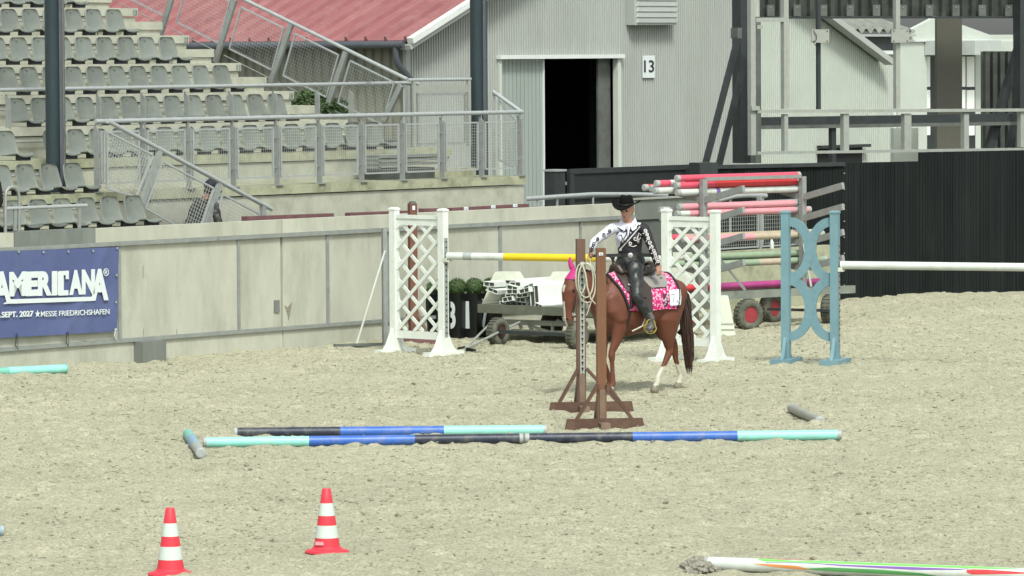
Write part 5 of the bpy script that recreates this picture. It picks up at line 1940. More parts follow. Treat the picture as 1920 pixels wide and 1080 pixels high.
def make_rack():
    """trailer rack of coloured jump poles"""
    a = math.atan2(9000, 11000)
    D = Vector((math.cos(a), math.sin(a), 0))
    A = Vector((D.y, -D.x, 0))                        # arms point right and toward the camera
    base = G(1320, 617)
    base.z = 0
    t = thing('pole_rack_trailer', 'galvanised rack trailer with arms holding rows of jump poles', 'trailer', base, a)
    def onA(x, y, P0=None):                           # point on the vertical plane through base along D
        return plane_hit(x, y, base if P0 is None else P0, A)
    zt = onA(1320, 336).z
    L = (plane_hit(1505, 400, base, A) - base).dot(D)
    cols = [base, base + D * L]
    g = M['galv']
    for c in cols:
        MB().frame_box(c + Z * ((zt + .45) / 2), D * .04, A * .04, Z * ((zt - .45) / 2)).build('upright', M['midsteel'] if False else g, t)
    MB().bar(cols[0] + Z * (zt + .0) + D * .04, cols[1] + Z * (zt + .0) - D * .04, .05, .05).build('top_bar', g, t)
    lev = [onA(1320, y).z for y in (375, 415, 463, 512)]
    tip_h = .18
    for c in cols:
        for z in lev:
            MB().bar(c + Z * z + A * .04, c + A * .86 + Z * (z + tip_h), .05, .09).build('arm', g, t)
            MB().bar(c + Z * z - A * .04, c - A * .55 + Z * (z + .10), .05, .09).build('arm', g, t)
    # chassis
    zc = onA(1450, 560).z
    for off in (-.5, .5):
        MB().bar(base - D * .9 + A * off + Z * .50, base + D * (L + .55) + A * off + Z * .50, .06, .11).build('chassis_beam', M['trailer'], t)
    for s in (-.85, 0, L, L + .5):
        MB().bar(base + D * s - A * .47 + Z * .50, base + D * s + A * .47 + Z * .50, .06, .08).build('cross_beam', M['trailer'], t)
    MB().bar(base + D * .35 + A * .5 + Z * .56, base + D * .0 + A * .0 + Z * 1.3, .03, .03).build('stay', g, t)
    MB().bar(base + D * (L - .3) + A * .5 + Z * .56, base + D * L + Z * 1.2, .03, .03).build('stay', g, t)
    for (x, yb, ax) in ((1403, 619, Vector((.55, -.83, 0))), (1446, 606, Vector((.75, -.66, 0))), (1556, 609, Vector((.9, -.35, 0))), (1285, 628, Vector((.7, -.7, 0)))):
        p = G(x, yb)
        r = .22
        wheel(t, Vector((p.x, p.y, r)), ax, r, .17, M['rubber'], M['rimred'])
    MB().bar(G(1440, 608) + Z * .22, G(1556, 611) + Z * .22, .04, .04).build('axle', M['darksteel'], t)
    # poles: (level, offset along arm, lift, start, length, bands, label)
    r = .048
    def rp(lv, off, lift, s0, ln, bands, lab, cap=M['capgrey']):
        z = lev[lv] + .10 * abs(off) / .55 + .045 + r + lift if lv < 4 else lift
        p0 = base + D * s0 + A * off + Z * z
        pole('rack_pole', lab, p0, p0 + D * ln, r, bands, cap, .06, 'coloured poles stored on the rack', n=16)
    Rr, Pr, Pk, Wd = M['red'], M['pinkred'], M['pink'], M['white_dirty']
    xs = -.62
    rp(0, -.11, .0, -.42, 2.45, [(.3, M['white_dirty']), (.33, M['purple']), (1, Wd)], 'white pole with violet line lowest beside the uprights, top arms')
    rp(0, -.13, .098, -.42, 2.4, [(.3, Pr), (1, Rr)], 'pinkish red pole topmost beside the uprights on the top arms')
    rp(0, -.14, .196, -.40, 2.4, [(.25, Pr), (1, Pr)], 'pink red pole touching the top bar of the rack')
    rp(0, -.27, .0, -.70, 2.7, [(.2, Wd), (.24, Wd), (1, Rr)], 'red pole with white end in the middle of the top arms')
    rp(0, -.29, .098, -.66, 2.65, [(.1, Pr), (.2, Wd), (1, Rr)], 'red and white pole stacked in the middle of the top arms')
    rp(0, -.42, .0, -.64, 2.6, [(.1, Rr), (.2, Wd), (1, Rr)], 'red pole second from the back on the top arms')
    rp(0, -.50, .0, -.70, 2.7, [(.1, Rr), (.3, Rr), (1, Rr)], 'plain red pole rearmost on the top arms')
    rp(1, -.12, .0, -.42, 2.35, [(.1, Wd), (1, Pk)], 'pink pole nearest the uprights on the second arms')
    rp(1, -.12, .098, -.38, 2.3, [(1, Pk)], 'pink pole stacked on another one on the second arms')
    rp(1, -.24, -.03, -.30, 2.6, [(1, Pk)], 'pink pole reaching furthest right on the second arms')
    rp(1, -.40, .0, -.50, 2.4, [(.2, Wd), (1, Pk)], 'pink pole with white end rearmost on the second arms')
    rp(2, -.12, .0, -.30, 2.75, [(.5, Pk), (1, M['cream'])], 'pink and cream pole nearest the uprights on the third arms')
    rp(2, -.24, .0, -.55, 2.9, [(.12, Pr), (.6, M['cream']), (1, M['cream'])], 'cream pole with pink tip at the back of the third arms')
    rp(3, -.12, .0, -.20, 2.7, [(.5, M['palegreen']), (.7, M['cream']), (1, M['palegreen'])], 'pale green pole with cream band nearest the uprights on the lowest arms')
    rp(3, -.23, .0, -.40, 2.7, [(1, M['palegreen'])], 'pale green pole in the middle of the lowest arms')
    rp(3, -.34, .0, -.30, 2.8, [(1, M['cream'])], 'cream pole rearmost on the lowest arms')
    rp(3, -.18, .095, -.20, 2.4, [(1, M['palegreen'])], 'pale green pole stacked on top on the lowest arms')
    rp(4, -.15, onA(1450, 533).z, -.45, 2.9, [(.3, Rr), (.7, M['magenta']), (1, M['magenta'])], 'magenta pole lying on the trailer chassis')
    rp(4, -.27, onA(1450, 536).z, -.35, 2.9, [(1, M['magenta'])], 'second magenta pole on the chassis, nearer one')
    # white blocks beside the trailer
    def wb(label, x0, x1, xt0, xt1, yt, yb, dep):
        p = G((x0 + x1) / 2, yb)
        P = [plane_hit(x, y, p, Vector((0, 1, 0))) for x, y in ((x0, yb), (x1, yb), (xt1, yt), (xt0, yt))]
        t_ = thing('plastic_block', label, 'jump block', p, 0, 'white plastic blocks')
        Yv = Vector((0, 1, 0))
        vs = P + [q + Yv * dep for q in P]
        vs[2] = vs[2] + Yv * .06
        vs[3] = vs[3] + Yv * .06
        MB().add(vs, [(0, 1, 2, 3), (5, 4, 7, 6), (1, 5, 6, 2), (4, 0, 3, 7), (3, 2, 6, 7), (4, 5, 1, 0)]).build('block', M['white_cream'], t_)
        for k in (.18, .34):
            MB().bar(P[0] * (1 - k) + P[3] * k - Yv * .004, P[1] * (1 - k) + P[2] * k - Yv * .004, .01, .012).build('ridge', M['white_cream'], t_)
    wb('white tapered plastic block right of the lattice wing behind the horse', 1345, 1380, 1345, 1366, 556, 630, .4)
    wb('large white tapered block seen through the right lattice wing', 1255, 1312, 1262, 1298, 475, 600, .4)
    # water bottle on the low wall
    p = PW(1447, 471, .05)
    t_ = thing('water_bottle', 'clear plastic water bottle standing behind the rack poles', 'bottle', p)
    mb = MB()
    mb.smooth = True
    mb.lathe(p, [(.032, 0), (.034, .02), (.034, .12), (.028, .15), (.014, .17), (.014, .185)], 16)
    mb.build('body', M['bottle'], t_)
    MB().lathe(p + Z * .185, [(.015, 0), (.015, .018)], 12).build('cap', M['card'], t_)

def make_planters():
    for i, (x, dig, lab) in enumerate(((800, '', 'black planter with topiary ball seen through the left lattice wing'), (831, '', 'black planter half hidden by the lattice wing post'), (858, '3', 'black planter with topiary ball, its white digit cut off by the wing post'), (890, '1', 'black planter with topiary ball and a fully visible white number one'), (921, '7', 'black planter with white number mostly behind the trailer'))):
        p = G(x, 634 - i * .5)
        p.z = 0
        S = mpp(634)
        a = R(32)
        X, Y = Vector((math.cos(a), -math.sin(a), 0)), Vector((math.sin(a), math.cos(a), 0))
        h = (636 - 553) / S
        t = thing('planter', lab, 'planter', p, -a, 'black number planters')
        w0, w1 = .105, .125
        P = [p - X * w0 - Y * w0, p + X * w0 - Y * w0, p + X * w0 + Y * w0, p - X * w0 + Y * w0]
        T = [p - X * w1 - Y * w1 + Z * h, p + X * w1 - Y * w1 + Z * h, p + X * w1 + Y * w1 + Z * h, p - X * w1 + Y * w1 + Z * h]
        MB().add(P + T, [(3, 2, 1, 0), (0, 1, 5, 4), (1, 2, 6, 5), (2, 3, 7, 6), (3, 0, 4, 7), (4, 5, 6, 7)]).build('pot', M['planter'], t)
        if dig:
            mb = MB()
            e = (T[0] - P[0]) / h
            o_ = p - X * (.085) - Y * (w0 + .012) + Z * .13
            add_text(mb, dig, o_ , X * (.13 if dig != '1' else .075), Z * (.38) - Y * .014, offset=.03)
            mb.build('number', M['print_white'], t)
        r = .135
        c = p + Z * (h + r * .62)
        mb = MB()
        mb.smooth = True
        mb.lathe(c, [(r * .88 * math.sin(a_), -r * .88 * math.cos(a_)) for a_ in [math.pi * (k + .02) / 10.05 for k in range(11)]], 18)
        ball = mb.build('topiary_core', M['topiary'], t)
        mb = MB()
        for k in range(1500):
            q = Vector((random.gauss(0, 1), random.gauss(0, 1), random.gauss(0, 1))).normalized()
            pt = c + q * r * random.uniform(.85, 1.04)
            u_ = q.orthogonal().normalized()
            u_ = (Matrix.Rotation(random.uniform(0, 6.28), 3, q) @ u_ + q * random.uniform(-.3, .8)).normalized()
            w_ = q.cross(u_).normalized()
            l_ = random.uniform(.010, .018)
            mb.add([pt - u_ * l_, pt + w_ * l_ * .45, pt + u_ * l_, pt - w_ * l_ * .45], [(0, 1, 2, 3)])
        mb.build('leaves', M['topiary'], ball, kind='stuff')
# ================================================================== LIVING THINGS
def ring_loft(mb, pts, rad, side, n=20):
    """closed loft through pts; rad = (across, thick) per point; side = direction of 'across'"""
    pts = [Vector(p) for p in pts]
    side = Vector(side)
    rings = []
    for i, p in enumerate(pts):
        d = (pts[min(i + 1, len(pts) - 1)] - pts[max(i - 1, 0)]).normalized()
        a = (side - d * side.dot(d)).normalized()
        b = d.cross(a)
        rings.append((p, a, b, rad[i], d))
    # rounded ends
    full = []
    p, a, b, r, d = rings[0]
    m = min(r)
    full += [(p - d * m * .75, a, b, (r[0] * .35, r[1] * .35)), (p - d * m * .5, a, b, (r[0] * .75, r[1] * .75))]
    full += [(q[0], q[1], q[2], q[3]) for q in rings]
    p, a, b, r, d = rings[-1]
    m = min(r)
    full += [(p + d * m * .5, a, b, (r[0] * .75, r[1] * .75)), (p + d * m * .75, a, b, (r[0] * .35, r[1] * .35))]
    vs, fs = [], []
    for p, a, b, r in full:
        for k in range(n):
            t = 2 * math.pi * k / n
            vs.append(p + a * (math.cos(t) * r[0]) + b * (math.sin(t) * r[1]))
    for i in range(len(full) - 1):
        for k in range(n):
            k2 = (k + 1) % n
            fs.append((i * n + k, i * n + k2, (i + 1) * n + k2, (i + 1) * n + k))
    fs.append(tuple(reversed(range(n))))
    fs.append(tuple((len(full) - 1) * n + k for k in range(n)))
    mb.add(vs, fs)
class Body:
    """lofts with region names, fused into one continuous skin"""
    def __init__(s):
        s.mb = MB()
        s.seg = []
    def loft(s, region, pts, rad, side=(0, 1, 0), n=20):
        rad = [(r, r) if not isinstance(r, tuple) else r for r in rad]
        ring_loft(s.mb, pts, rad, side, n)
        for i in range(len(pts) - 1):
            s.seg.append((region, Vector(pts[i]), Vector(pts[i + 1]), min(rad[i]), min(rad[i + 1]), Vector(side), rad[i], rad[i + 1]))
    def fuse(s, voxel, smooth=6, factor=.5):
        me = s.mb.mesh('skin_source', M['skin'])
        o = bpy.data.objects.new('skin_source', me)
        COL.objects.link(o)
        r = o.modifiers.new('r', 'REMESH')
        r.mode = 'VOXEL'
        r.voxel_size = voxel
        r.use_smooth_shade = True
        if smooth:
            sm = o.modifiers.new('s', 'SMOOTH')
            sm.iterations = smooth
            sm.factor = factor
        dg = bpy.context.evaluated_depsgraph_get()
        out = bpy.data.meshes.new_from_object(o.evaluated_get(dg))
        bpy.data.objects.remove(o)
        out.materials.clear()
        s.me = out
        s.V = [v.co.copy() for v in out.vertices]
        s.Nn = [v.normal.copy() for v in out.vertices]
        s.F = [tuple(p.vertices) for p in out.polygons]
        # region by nearest segment, relative to its radius (vectorised)
        P = np.array([tuple(v) for v in s.V])
        best = np.full(len(P), 1e9)
        s.reg = np.zeros(len(P), dtype=int)
        s.names = sorted(set(q[0] for q in s.seg))
        for (rg, a, b, ra, rb, sd_, _, _) in s.seg:
            A = np.array(a)
            D = np.array(b - a)
            t = np.clip(((P - A) @ D) / max(D @ D, 1e-9), 0, 1)
            dd = np.linalg.norm(P - (A + t[:, None] * D), axis=1) - (ra + (rb - ra) * t)
            m_ = dd < best
            best[m_] = dd[m_]
            s.reg[m_] = s.names.index(rg)
        s.P = P
        return s
    def region(s, i):
        return s.names[s.reg[i]]
    def object(s, name, parent, matf, mats):
        me = s.me
        me.name = name
        for m_ in mats:
            me.materials.append(m_)
        idx = []
        for f in s.F:
            idx.append(matf(s, f))
        me.polygons.foreach_set('material_index', idx)
        me.polygons.foreach_set('use_smooth', [True] * len(s.F))
        me.update()
        o = bpy.data.objects.new(name, me)
        COL.objects.link(o)
        o.parent = parent
        WM[o.name] = mw(parent)
        return o
    def shell(s, name, parent, pred, mats, thick=.006, matf=None, folds=0.0):
        """a garment: the faces where pred(center, region) holds, lifted off the skin"""
        use = {}
        vs, fs, mi = [], [], []
        for f in s.F:
            c = sum((s.V[i] for i in f), Vector()) / len(f)
            rg = s.region(f[0])
            if not pred(c, rg):
                continue
            ff = []
            for i in f:
                if i not in use:
                    use[i] = len(vs)
                    v = s.V[i]
                    t = thick + (folds * noise.noise(v * 14) if folds else 0)
                    vs.append(v + s.Nn[i] * t)
                ff.append(use[i])
            fs.append(ff)
            mi.append(matf(c, rg) if matf else 0)
        if not fs:
            return None
        mb = MB()
        mb.v, mb.f, mb.mi, mb.sm = vs, fs, mi, [True] * len(fs)
        o = mb.build(name, mats, parent, local=True)
        return o

def make_horse():
    base = G(1187, 737)
    base.z = 0
    hd = math.atan2(-.616, -.788)
    t = thing('horse', 'chestnut horse with white socks and pink ear bonnet walking behind the gate posts', 'horse', base, hd)
    B = Body()
    Y = (0, 1, 0)
    # trunk
    B.loft('trunk', [(-.66, 0, 1.15), (-.58, 0, 1.14), (-.45, 0, 1.13), (-.28, 0, 1.085), (-.08, 0, 1.03), (.12, 0, 1.01), (.28, 0, 1.045), (.42, 0, 1.07), (.50, 0, 1.07)],
           [(.11, .13), (.20, .22), (.262, .27), (.265, .29), (.285, .325), (.285, .35), (.25, .355), (.20, .28), (.14, .20)], Y, 28)
    B.loft('trunk', [(.14, 0, 1.27), (.26, 0, 1.32), (.38, 0, 1.28)], [(.07, .07), (.065, .10), (.08, .11)], Y)
    # haunches
    for sy in (-1, 1):
        B.loft('trunk', [(-.56, sy * .12, 1.18), (-.46, sy * .15, 1.10), (-.34, sy * .15, 1.02)], [.15, (.14, .19), .13], Y)
        B.loft('trunk', [(.40, sy * .13, 1.15), (.36, sy * .15, 1.0), (.32, sy * .15, .88)], [(.07, .12), (.085, .15), .10], Y)
    # neck and head
    B.loft('neck', [(.34, 0, 1.15), (.50, 0, 1.19), (.64, 0, 1.27), (.77, 0, 1.34), (.86, 0, 1.38)], [(.15, .26), (.12, .21), (.09, .165), (.075, .125), (.07, .095)], Y)
    B.loft('head', [(.845, 0, 1.43), (.89, 0, 1.33), (.925, 0, 1.22), (.945, 0, 1.10), (.955, 0, .98), (.955, 0, .90), (.945, 0, .845)], [(.06, .07), (.092, .105), (.10, .115), (.078, .088), (.060, .065), (.062, .060), (.050, .045)], Y)
    B.loft('head', [(.84, 0, 1.30), (.86, 0, 1.20), (.885, 0, 1.08)], [(.07, .085), (.075, .09), (.05, .05)], Y)
    for sy in (-1, 1):
        B.loft('head', [(.945, sy * .072, 1.28), (.96, sy * .070, 1.235), (.955, sy * .06, 1.19)], [.022, .030, .018], Y, 12)
        B.loft('head', [(.985, sy * .032, .93), (.985, sy * .036, .895)], [.020, .018], Y, 10)
        B.loft('ear', [(.835, sy * .055, 1.455), (.85, sy * .075, 1.50), (.85, sy * .10, 1.56), (.84, sy * .118, 1.61)], [.022, .030, .022, .006], Y, 12)
    def leg(sy, pts, hoofdir=1):
        p = [(x, sy * y, z) for x, y, z in pts]
        return p
    # hind legs: stifle, gaskin, hock, cannon, fetlock, pastern
    def hind(sy, hip, stifle, mid, hock, can, fet, cor):
        B.loft('hind', [(hip[0], sy * .13, hip[1]), (stifle[0], sy * .155, stifle[1]), (mid[0], sy * .145, mid[1]), (hock[0] - .0, sy * .13, hock[1] + .05)], [(.145, .21), (.11, .17), (.066, .100), (.043, .058)], Y)
        B.loft('hind', [(hock[0], sy * .13, hock[1] + .06), (hock[0] - .012, sy * .13, hock[1]), (can[0], sy * .13, can[1])], [(.038, .050), (.040, .052), (.027, .033)], Y, 16)
        B.loft('lower', [(can[0], sy * .13, can[1]), (fet[0], sy * .13, fet[1] + .04), (fet[0], sy * .13, fet[1]), (cor[0], sy * .13, cor[1])], [(.026, .031), (.027, .033), (.034, .040), (.030, .034)], Y, 16)
        B.loft('hoof', [(cor[0], sy * .13, cor[1] + .0), (cor[0] + .02, sy * .13, .022)], [(.036, .040), (.052, .060)], Y, 16)
    hind(1, (-.45, 1.05), (-.40, .84), (-.42, .64), (-.44, .475), (-.37, .33), (-.265, .135), (-.235, .075))
    hind(-1, (-.50, 1.05), (-.51, .84), (-.61, .66), (-.725, .50), (-.765, .34), (-.835, .135), (-.805, .07))
    def fore(sy, sh, elb, knee, fet, cor):
        B.loft('fore', [(sh[0], sy * .14, sh[1]), (elb[0], sy * .15, elb[1]), ((elb[0] + knee[0]) / 2, sy * .14, (elb[1] + knee[1]) / 2), (knee[0], sy * .13, knee[1] + .05)], [(.08, .13), (.075, .105), (.050, .065), (.038, .042)], Y)
        B.loft('fore', [(knee[0], sy * .13, knee[1] + .06), (knee[0] + .006, sy * .13, knee[1]), (knee[0], sy * .13, knee[1] - .07)], [(.036, .040), (.040, .044), (.027, .031)], Y, 16)
        B.loft('forelow', [(knee[0], sy * .13, knee[1] - .07), ((knee[0] + fet[0]) / 2, sy * .13, (knee[1] + fet[1]) / 2 - .02), (fet[0], sy * .13, fet[1]), (cor[0], sy * .13, cor[1])], [(.026, .030), (.024, .028), (.034, .039), (.030, .034)], Y, 16)
        B.loft('hoof', [(cor[0], sy * .13, cor[1]), (cor[0] + .02, sy * .13, .022)], [(.036, .040), (.052, .058)], Y, 16)
    fore(1, (.34, 1.02), (.31, .80), (.42, .46), (.41, .135), (.45, .07))
    fore(-1, (.36, 1.02), (.33, .80), (.33, .45), (.24, .15), (.26, .085))
    B.fuse(.0115, smooth=5)
    mats = [M['horse'], M['horse_white'], M['horse_dark'], M['horse_muzzle'], M['hoof']]
    def mf(b, f):
        p = b.V[f[0]]
        rg = b.region(f[0])
        nz_ = noise.noise(p * 9) * .03
        if rg == 'hoof' and p.z < .085:
            return 4
        if rg in ('lower', 'hoof') and p.x < 0 and p.z < .30 + nz_:
            return 1
        if p.x < -.2 and p.z < .31 + nz_ and rg == 'hind':
            return 1
        if rg in ('forelow', 'hoof') and p.x > 0 and p.z < .10:
            return 1
        if rg == 'head':
            if p.z < .90 + nz_:
                return 3 if not (p.x > .97 and abs(p.y) < .02) else 1
            if b.Nn[f[0]].x > .5 and abs(p.y) < .018 + nz_ * .3 and p.z < 1.10:
                return 1
            if b.Nn[f[0]].x > .4 and abs(p.y) < .022 and 1.22 < p.z < 1.30:
                return 1
        return 0
    skin = B.object('body', t, mf, mats)
    # pink bonnet over the forehead and ears
    B.shell('ear_bonnet', t, lambda c, rg: (rg == 'ear' or (rg in ('head', 'neck') and c.z > 1.365 and c.x > .82)), [M['magenta_cloth']], .006)
    for sy in (-1, 1):
        MB().lathe((.957, sy * .100, 1.235), [(.010, -.02), (.019, -.006), (.014, .006), (.004, .010)], 12, Vector((.3, sy, 0)).normalized()).build('eye', M['eye'], t, local=True)
        MB().lathe((1.001, sy * .034, .905), [(.010, 0), (.009, .004)], 10, Vector((.8, sy * .6, 0)).normalized()).build('nostril', M['eye'], t, local=True)
    # mane: short strands on the right of the crest
    mb = MB()
    for i in range(90):
        u = i / 89
        x, z = .36 + u * .44, 1.395 + u * .10
        x += random.uniform(-.01, .01)
        s_ = random.choice((-1, -1, 1))
        l_ = random.uniform(.10, .18)
        mb.tube([(x, s_ * .01, z - .005), (x - .01, s_ * .07, z - l_ * .35), (x - .02 + random.uniform(-.02, .02), s_ * .11, z - l_)], .006, 5, rs=[.008, .006, .002])
    mb.build('mane', M['horse_dark'], t, local=True)
    # tail: many tapering strands
    mb = MB()
    for i in range(190):
        a = random.uniform(0, 6.28)
        r = math.sqrt(random.random())
        cx, cy = math.cos(a) * r, math.sin(a) * r
        ln = random.uniform(.80, 1.03) if i % 4 else random.uniform(.6, .8)
        pts, rs = [], []
        for k, (x, z, w_) in enumerate(((-.66, 1.25, .022), (-.74, 1.18, .030), (-.79, 1.05, .045), (-.81, .88, .060), (-.82, .68, .068), (-.84, .48, .070), (-.86, .30, .055), (-.87, .20, .035))):
            zz = 1.25 - (1.25 - z) * ln
            pts.append((x + cx * w_ + .010 * math.sin(k * .9 + i), cy * w_ * 1.1 + .010 * math.cos(k * 1.1 + i * 1.7), zz))
            rs.append((.008, .009, .008, .007, .006, .005, .0035, .001)[k])
        mb.tube(pts, .008, 5, rs=rs)
    mb.build('tail', M['horse_dark'], t, local=True)
    # bridle
    mb = MB()
    for sy in (-1, 1):
        mb.tube([(.87, sy * .082, 1.42), (.90, sy * .108, 1.30), (.93, sy * .105, 1.15), (.945, sy * .080, 1.02), (.95, sy * .07, .96)], .008, 6)
        mb.tube([(.87, sy * .085, 1.40), (.94, sy * .085, 1.355), (.985, 0, 1.36)], .008, 6)
    mb.build('bridle', M['leather'], t, local=True)
    mb = MB()
    for sy in (-1, 1):
        mb.lathe((.945, sy * .075, .96), [(.022, -.004), (.024, 0), (.022, .004)], 12, Vector((0, 1, 0)))
    mb.build('bit_rings', M['chrome'], t, local=True)
    return t, hd, base, B

def make_tack(H):
    t0, hd, base, HB = H
    bvh = BVHTree.FromPolygons(HB.V, HB.F)
    # saddle blanket draped over the back
    t = thing('saddle_blanket', 'pink patterned saddle blanket with dark edging under the saddle', 'saddle blanket', base, hd)
    def drape(x, a, off):                             # a: angle from the spine, + to the left
        o = Vector((x, 0, 1.10))
        d = Vector((0, math.sin(a), math.cos(a)))
        hit = bvh.ray_cast(o + d * 1.0, -d, 1.2)
        p = hit[0] if hit[0] is not None else o + d * .25
        return p + d * off
    nx, na = 40, 40
    AMX = R(112)
    def grid(x0f, x1f, off, amax, name, m_, parent, ang0=None):
        vs, fs = [], []
        for j in range(na + 1):
            a = -amax + 2 * amax * j / na
            for i in range(nx + 1):
                u = i / nx
                x0, x1 = x0f(a), x1f(a)
                vs.append(drape(x0 + (x1 - x0) * u, a, off + .003 * math.sin(u * 9 + a * 5)))
        for j in range(na):
            for i in range(nx):
                q = j * (nx + 1) + i
                fs.append((q, q + 1, q + nx + 2, q + nx + 1))
        n0 = len(vs)
        vs2 = []
        mb = MB()
        mb.smooth = True
        mb.add(vs, fs)
        return mb.build(name, m_, parent, local=True)
    xb0 = lambda a: -.50 + .03 * abs(a)
    xb1 = lambda a: .41 - .07 * abs(a)
    cl = grid(xb0, xb1, .014, AMX, 'blanket', M['pinkpat'], t)
    # dark binding along the edges
    mb = MB()
    for xf in (xb0, xb1):
        mb.tube([drape(xf(a), a, .018) for a in [-AMX + 2 * AMX * j / 30 for j in range(31)]], .016, 7)
    mb.build('edge_binding', M['blackcloth'], t, local=True)
    mb = MB()
    for sg in (-1, 1):
        mb.tube([drape(xb0(AMX) + (xb1(AMX) - xb0(AMX)) * u / 12, sg * AMX, .018) for u in range(13)], .007, 6)
    mb.build('edge_binding', M['pinkpat'], t, local=True)
    # number card hung on the blanket's rear corner
    ct = thing('number_card', 'white competitor number card with 72 hung on the saddle blanket', 'card', base, hd)
    a0, a1 = R(70), R(104)
    vs, fs = [], []
    for j in range(7):
        a = a0 + (a1 - a0) * j / 6
        for i in range(5):
            vs.append(drape(-.475 + .155 * i / 4, a, .030))
    for j in range(6):
        for i in range(4):
            q = j * 5 + i
            fs.append((q, q + 1, q + 6, q + 5))
    MB().add(vs, fs).build('card', M['card'], ct, local=True)
    p0, px, py = drape(-.35, R(95), .036), None, None
    o = drape(-.345, R(97), .034)
    ex = (drape(-.455, R(97), .034) - o)
    ey = (drape(-.345, R(78), .034) - o)
    mb = MB()
    add_text(mb, '72', o, ex, ey, offset=.01)
    mb.build('digits', M['capgrey'], ct, local=True)
    # western saddle
    t = thing('saddle', 'dark brown western saddle with silver conchos on the horse', 'saddle', base, hd)
    def sk(x, y0, z, r): pass
    S = Body()
    S.loft('seat', [(-0.220, 0, 1.435), (-0.140, 0, 1.415), (0.000, 0, 1.395), (0.160, 0, 1.415), (0.240, 0, 1.44)], [(.17, .035), (.17, .045), (.15, .040), (.12, .045), (.10, .045)], (0, 1, 0))
    S.loft('seat', [(-0.230, -.13, 1.45), (-0.255, -.06, 1.50), (-0.260, 0, 1.515), (-0.255, .06, 1.50), (-0.230, .13, 1.45)], [(.03, .02), (.035, .022), (.035, .022), (.035, .022), (.03, .02)], (1, 0, 0), 12)
    S.loft('seat', [(0.240, -.10, 1.42), (0.255, -.05, 1.48), (0.260, 0, 1.50), (0.255, .05, 1.48), (0.240, .10, 1.42)], [.035, .04, .045, .04, .035], (1, 0, 0), 12)
    S.loft('seat', [(0.270, 0, 1.50), (0.290, 0, 1.55), (0.300, 0, 1.585)], [.022, .018, .020], (0, 1, 0), 12)
    S.loft('seat', [(0.280, 0, 1.59), (0.330, 0, 1.60)], [(.032, .012), (.030, .012)], (0, 1, 0), 12)
    S.fuse(.009, 3)
    S.object('seat', t, lambda b, f: 0, [M['saddle']])
    def skirt(x0, x1, am, off, name, m_):
        for sg in (1, -1):
            vs, fs = [], []
            for j in range(15):
                a = sg * (R(12) + (am - R(12)) * j / 14)
                rnd = 1 - .25 * (j / 14) ** 4
                for i in range(15):
                    u = (i / 14 - .5) * rnd + .5
                    vs.append(drape(x0 + (x1 - x0) * u, a, off))
            for j in range(14):
                for i in range(14):
                    q = j * 15 + i
                    fs.append((q, q + 1, q + 16, q + 15) if sg > 0 else (q, q + 15, q + 16, q + 1))
            mb = MB()
            mb.smooth = True
            mb.add(vs, fs)
            mb.build(name, m_, t, local=True)
    skirt(-.34, -.02, R(62), .040, 'rear_skirt', M['saddle_grey'])
    skirt(-.04, .31, R(70), .038, 'front_skirt', M['saddle'])
    # fenders and stirrups
    for sy, lab in ((1, None), (-1, None)):
        mb = MB()
        pts = [drape(.02, sy * R(58), .055), Vector((.05, sy * .335, 1.12)), Vector((.05, sy * .36, .98)), Vector((.03, sy * .37, .86))]
        for i in range(3):
            p, q = pts[i], pts[i + 1]
            mb.bar(p, q, .15 - i * .03, .014, up=Vector((0, sy, 0)))
        mb.build('fender', M['saddle'], t, local=True)
        c = Vector((.055, sy * .385, .80))
        fd = Vector((.30, sy * .95, 0)).normalized()
        sd2 = Vector((-fd.y, fd.x, 0))
        mb = MB()
        loop = [c + sd2 * (.075 * math.sin(a_)) * (1.0 if math.cos(a_) < 0 else .75) + Z * (.085 * math.cos(a_)) for a_ in [2 * math.pi * k / 20 for k in range(21)]]
        for k in range(20):
            mb.bar(loop[k], loop[k + 1] + (loop[k + 1] - loop[k]) * .1, .045, .010, up=sd2)
        mb.build('stirrup', M['gold'], t, local=True)
    mb = MB()
    for (x, a) in ((.20, 40), (.06, 36), (-.16, 34), (-.27, 38), (.25, 52)):
        for sg in (1, -1):
            p = drape(x, sg * R(a), .055)
            mb.lathe(p, [(.016, -.01), (.015, .004), (.006, .007)], 12, Vector((0, math.sin(R(a)) * sg, math.cos(R(a)))))
    mb.build('conchos', M['chrome'], t, local=True)
    mb = MB()
    for sg in (1,):
        mb.tube([drape(.22, sg * R(70), .03), drape(.24, sg * R(95), .02), Vector((.26, sg * .20, .80)), Vector((.26, .04, .735)), Vector((.26, -.1, .735))], .022, 8)
    mb.build('cinch', M['leather'], t, local=True)
    # pale strap hanging by the girth
    MB().tube([drape(-.02, R(98), .03), Vector((.10, .30, .80)), Vector((.19, .22, .74))], .010, 6).build('strap', M['horse_white'], t, local=True)
    # reins
    t = thing('reins', 'thin pale reins from the bit to the rider hand', 'reins', base, hd)
    hand = Vector((.56, -.11, 1.645))
    for sy in (-1, 1):
        p0 = Vector((.945, sy * .08, .955))
        MB().tube([p0, p0 * .72 + hand * .28 + Vector((-.03, sy * .12, -.20)), p0 * .35 + hand * .65 + Vector((-.06, sy * .12, -.20)), hand], .0065, 6).build('rein', M['cream'], t, local=True)
    return t

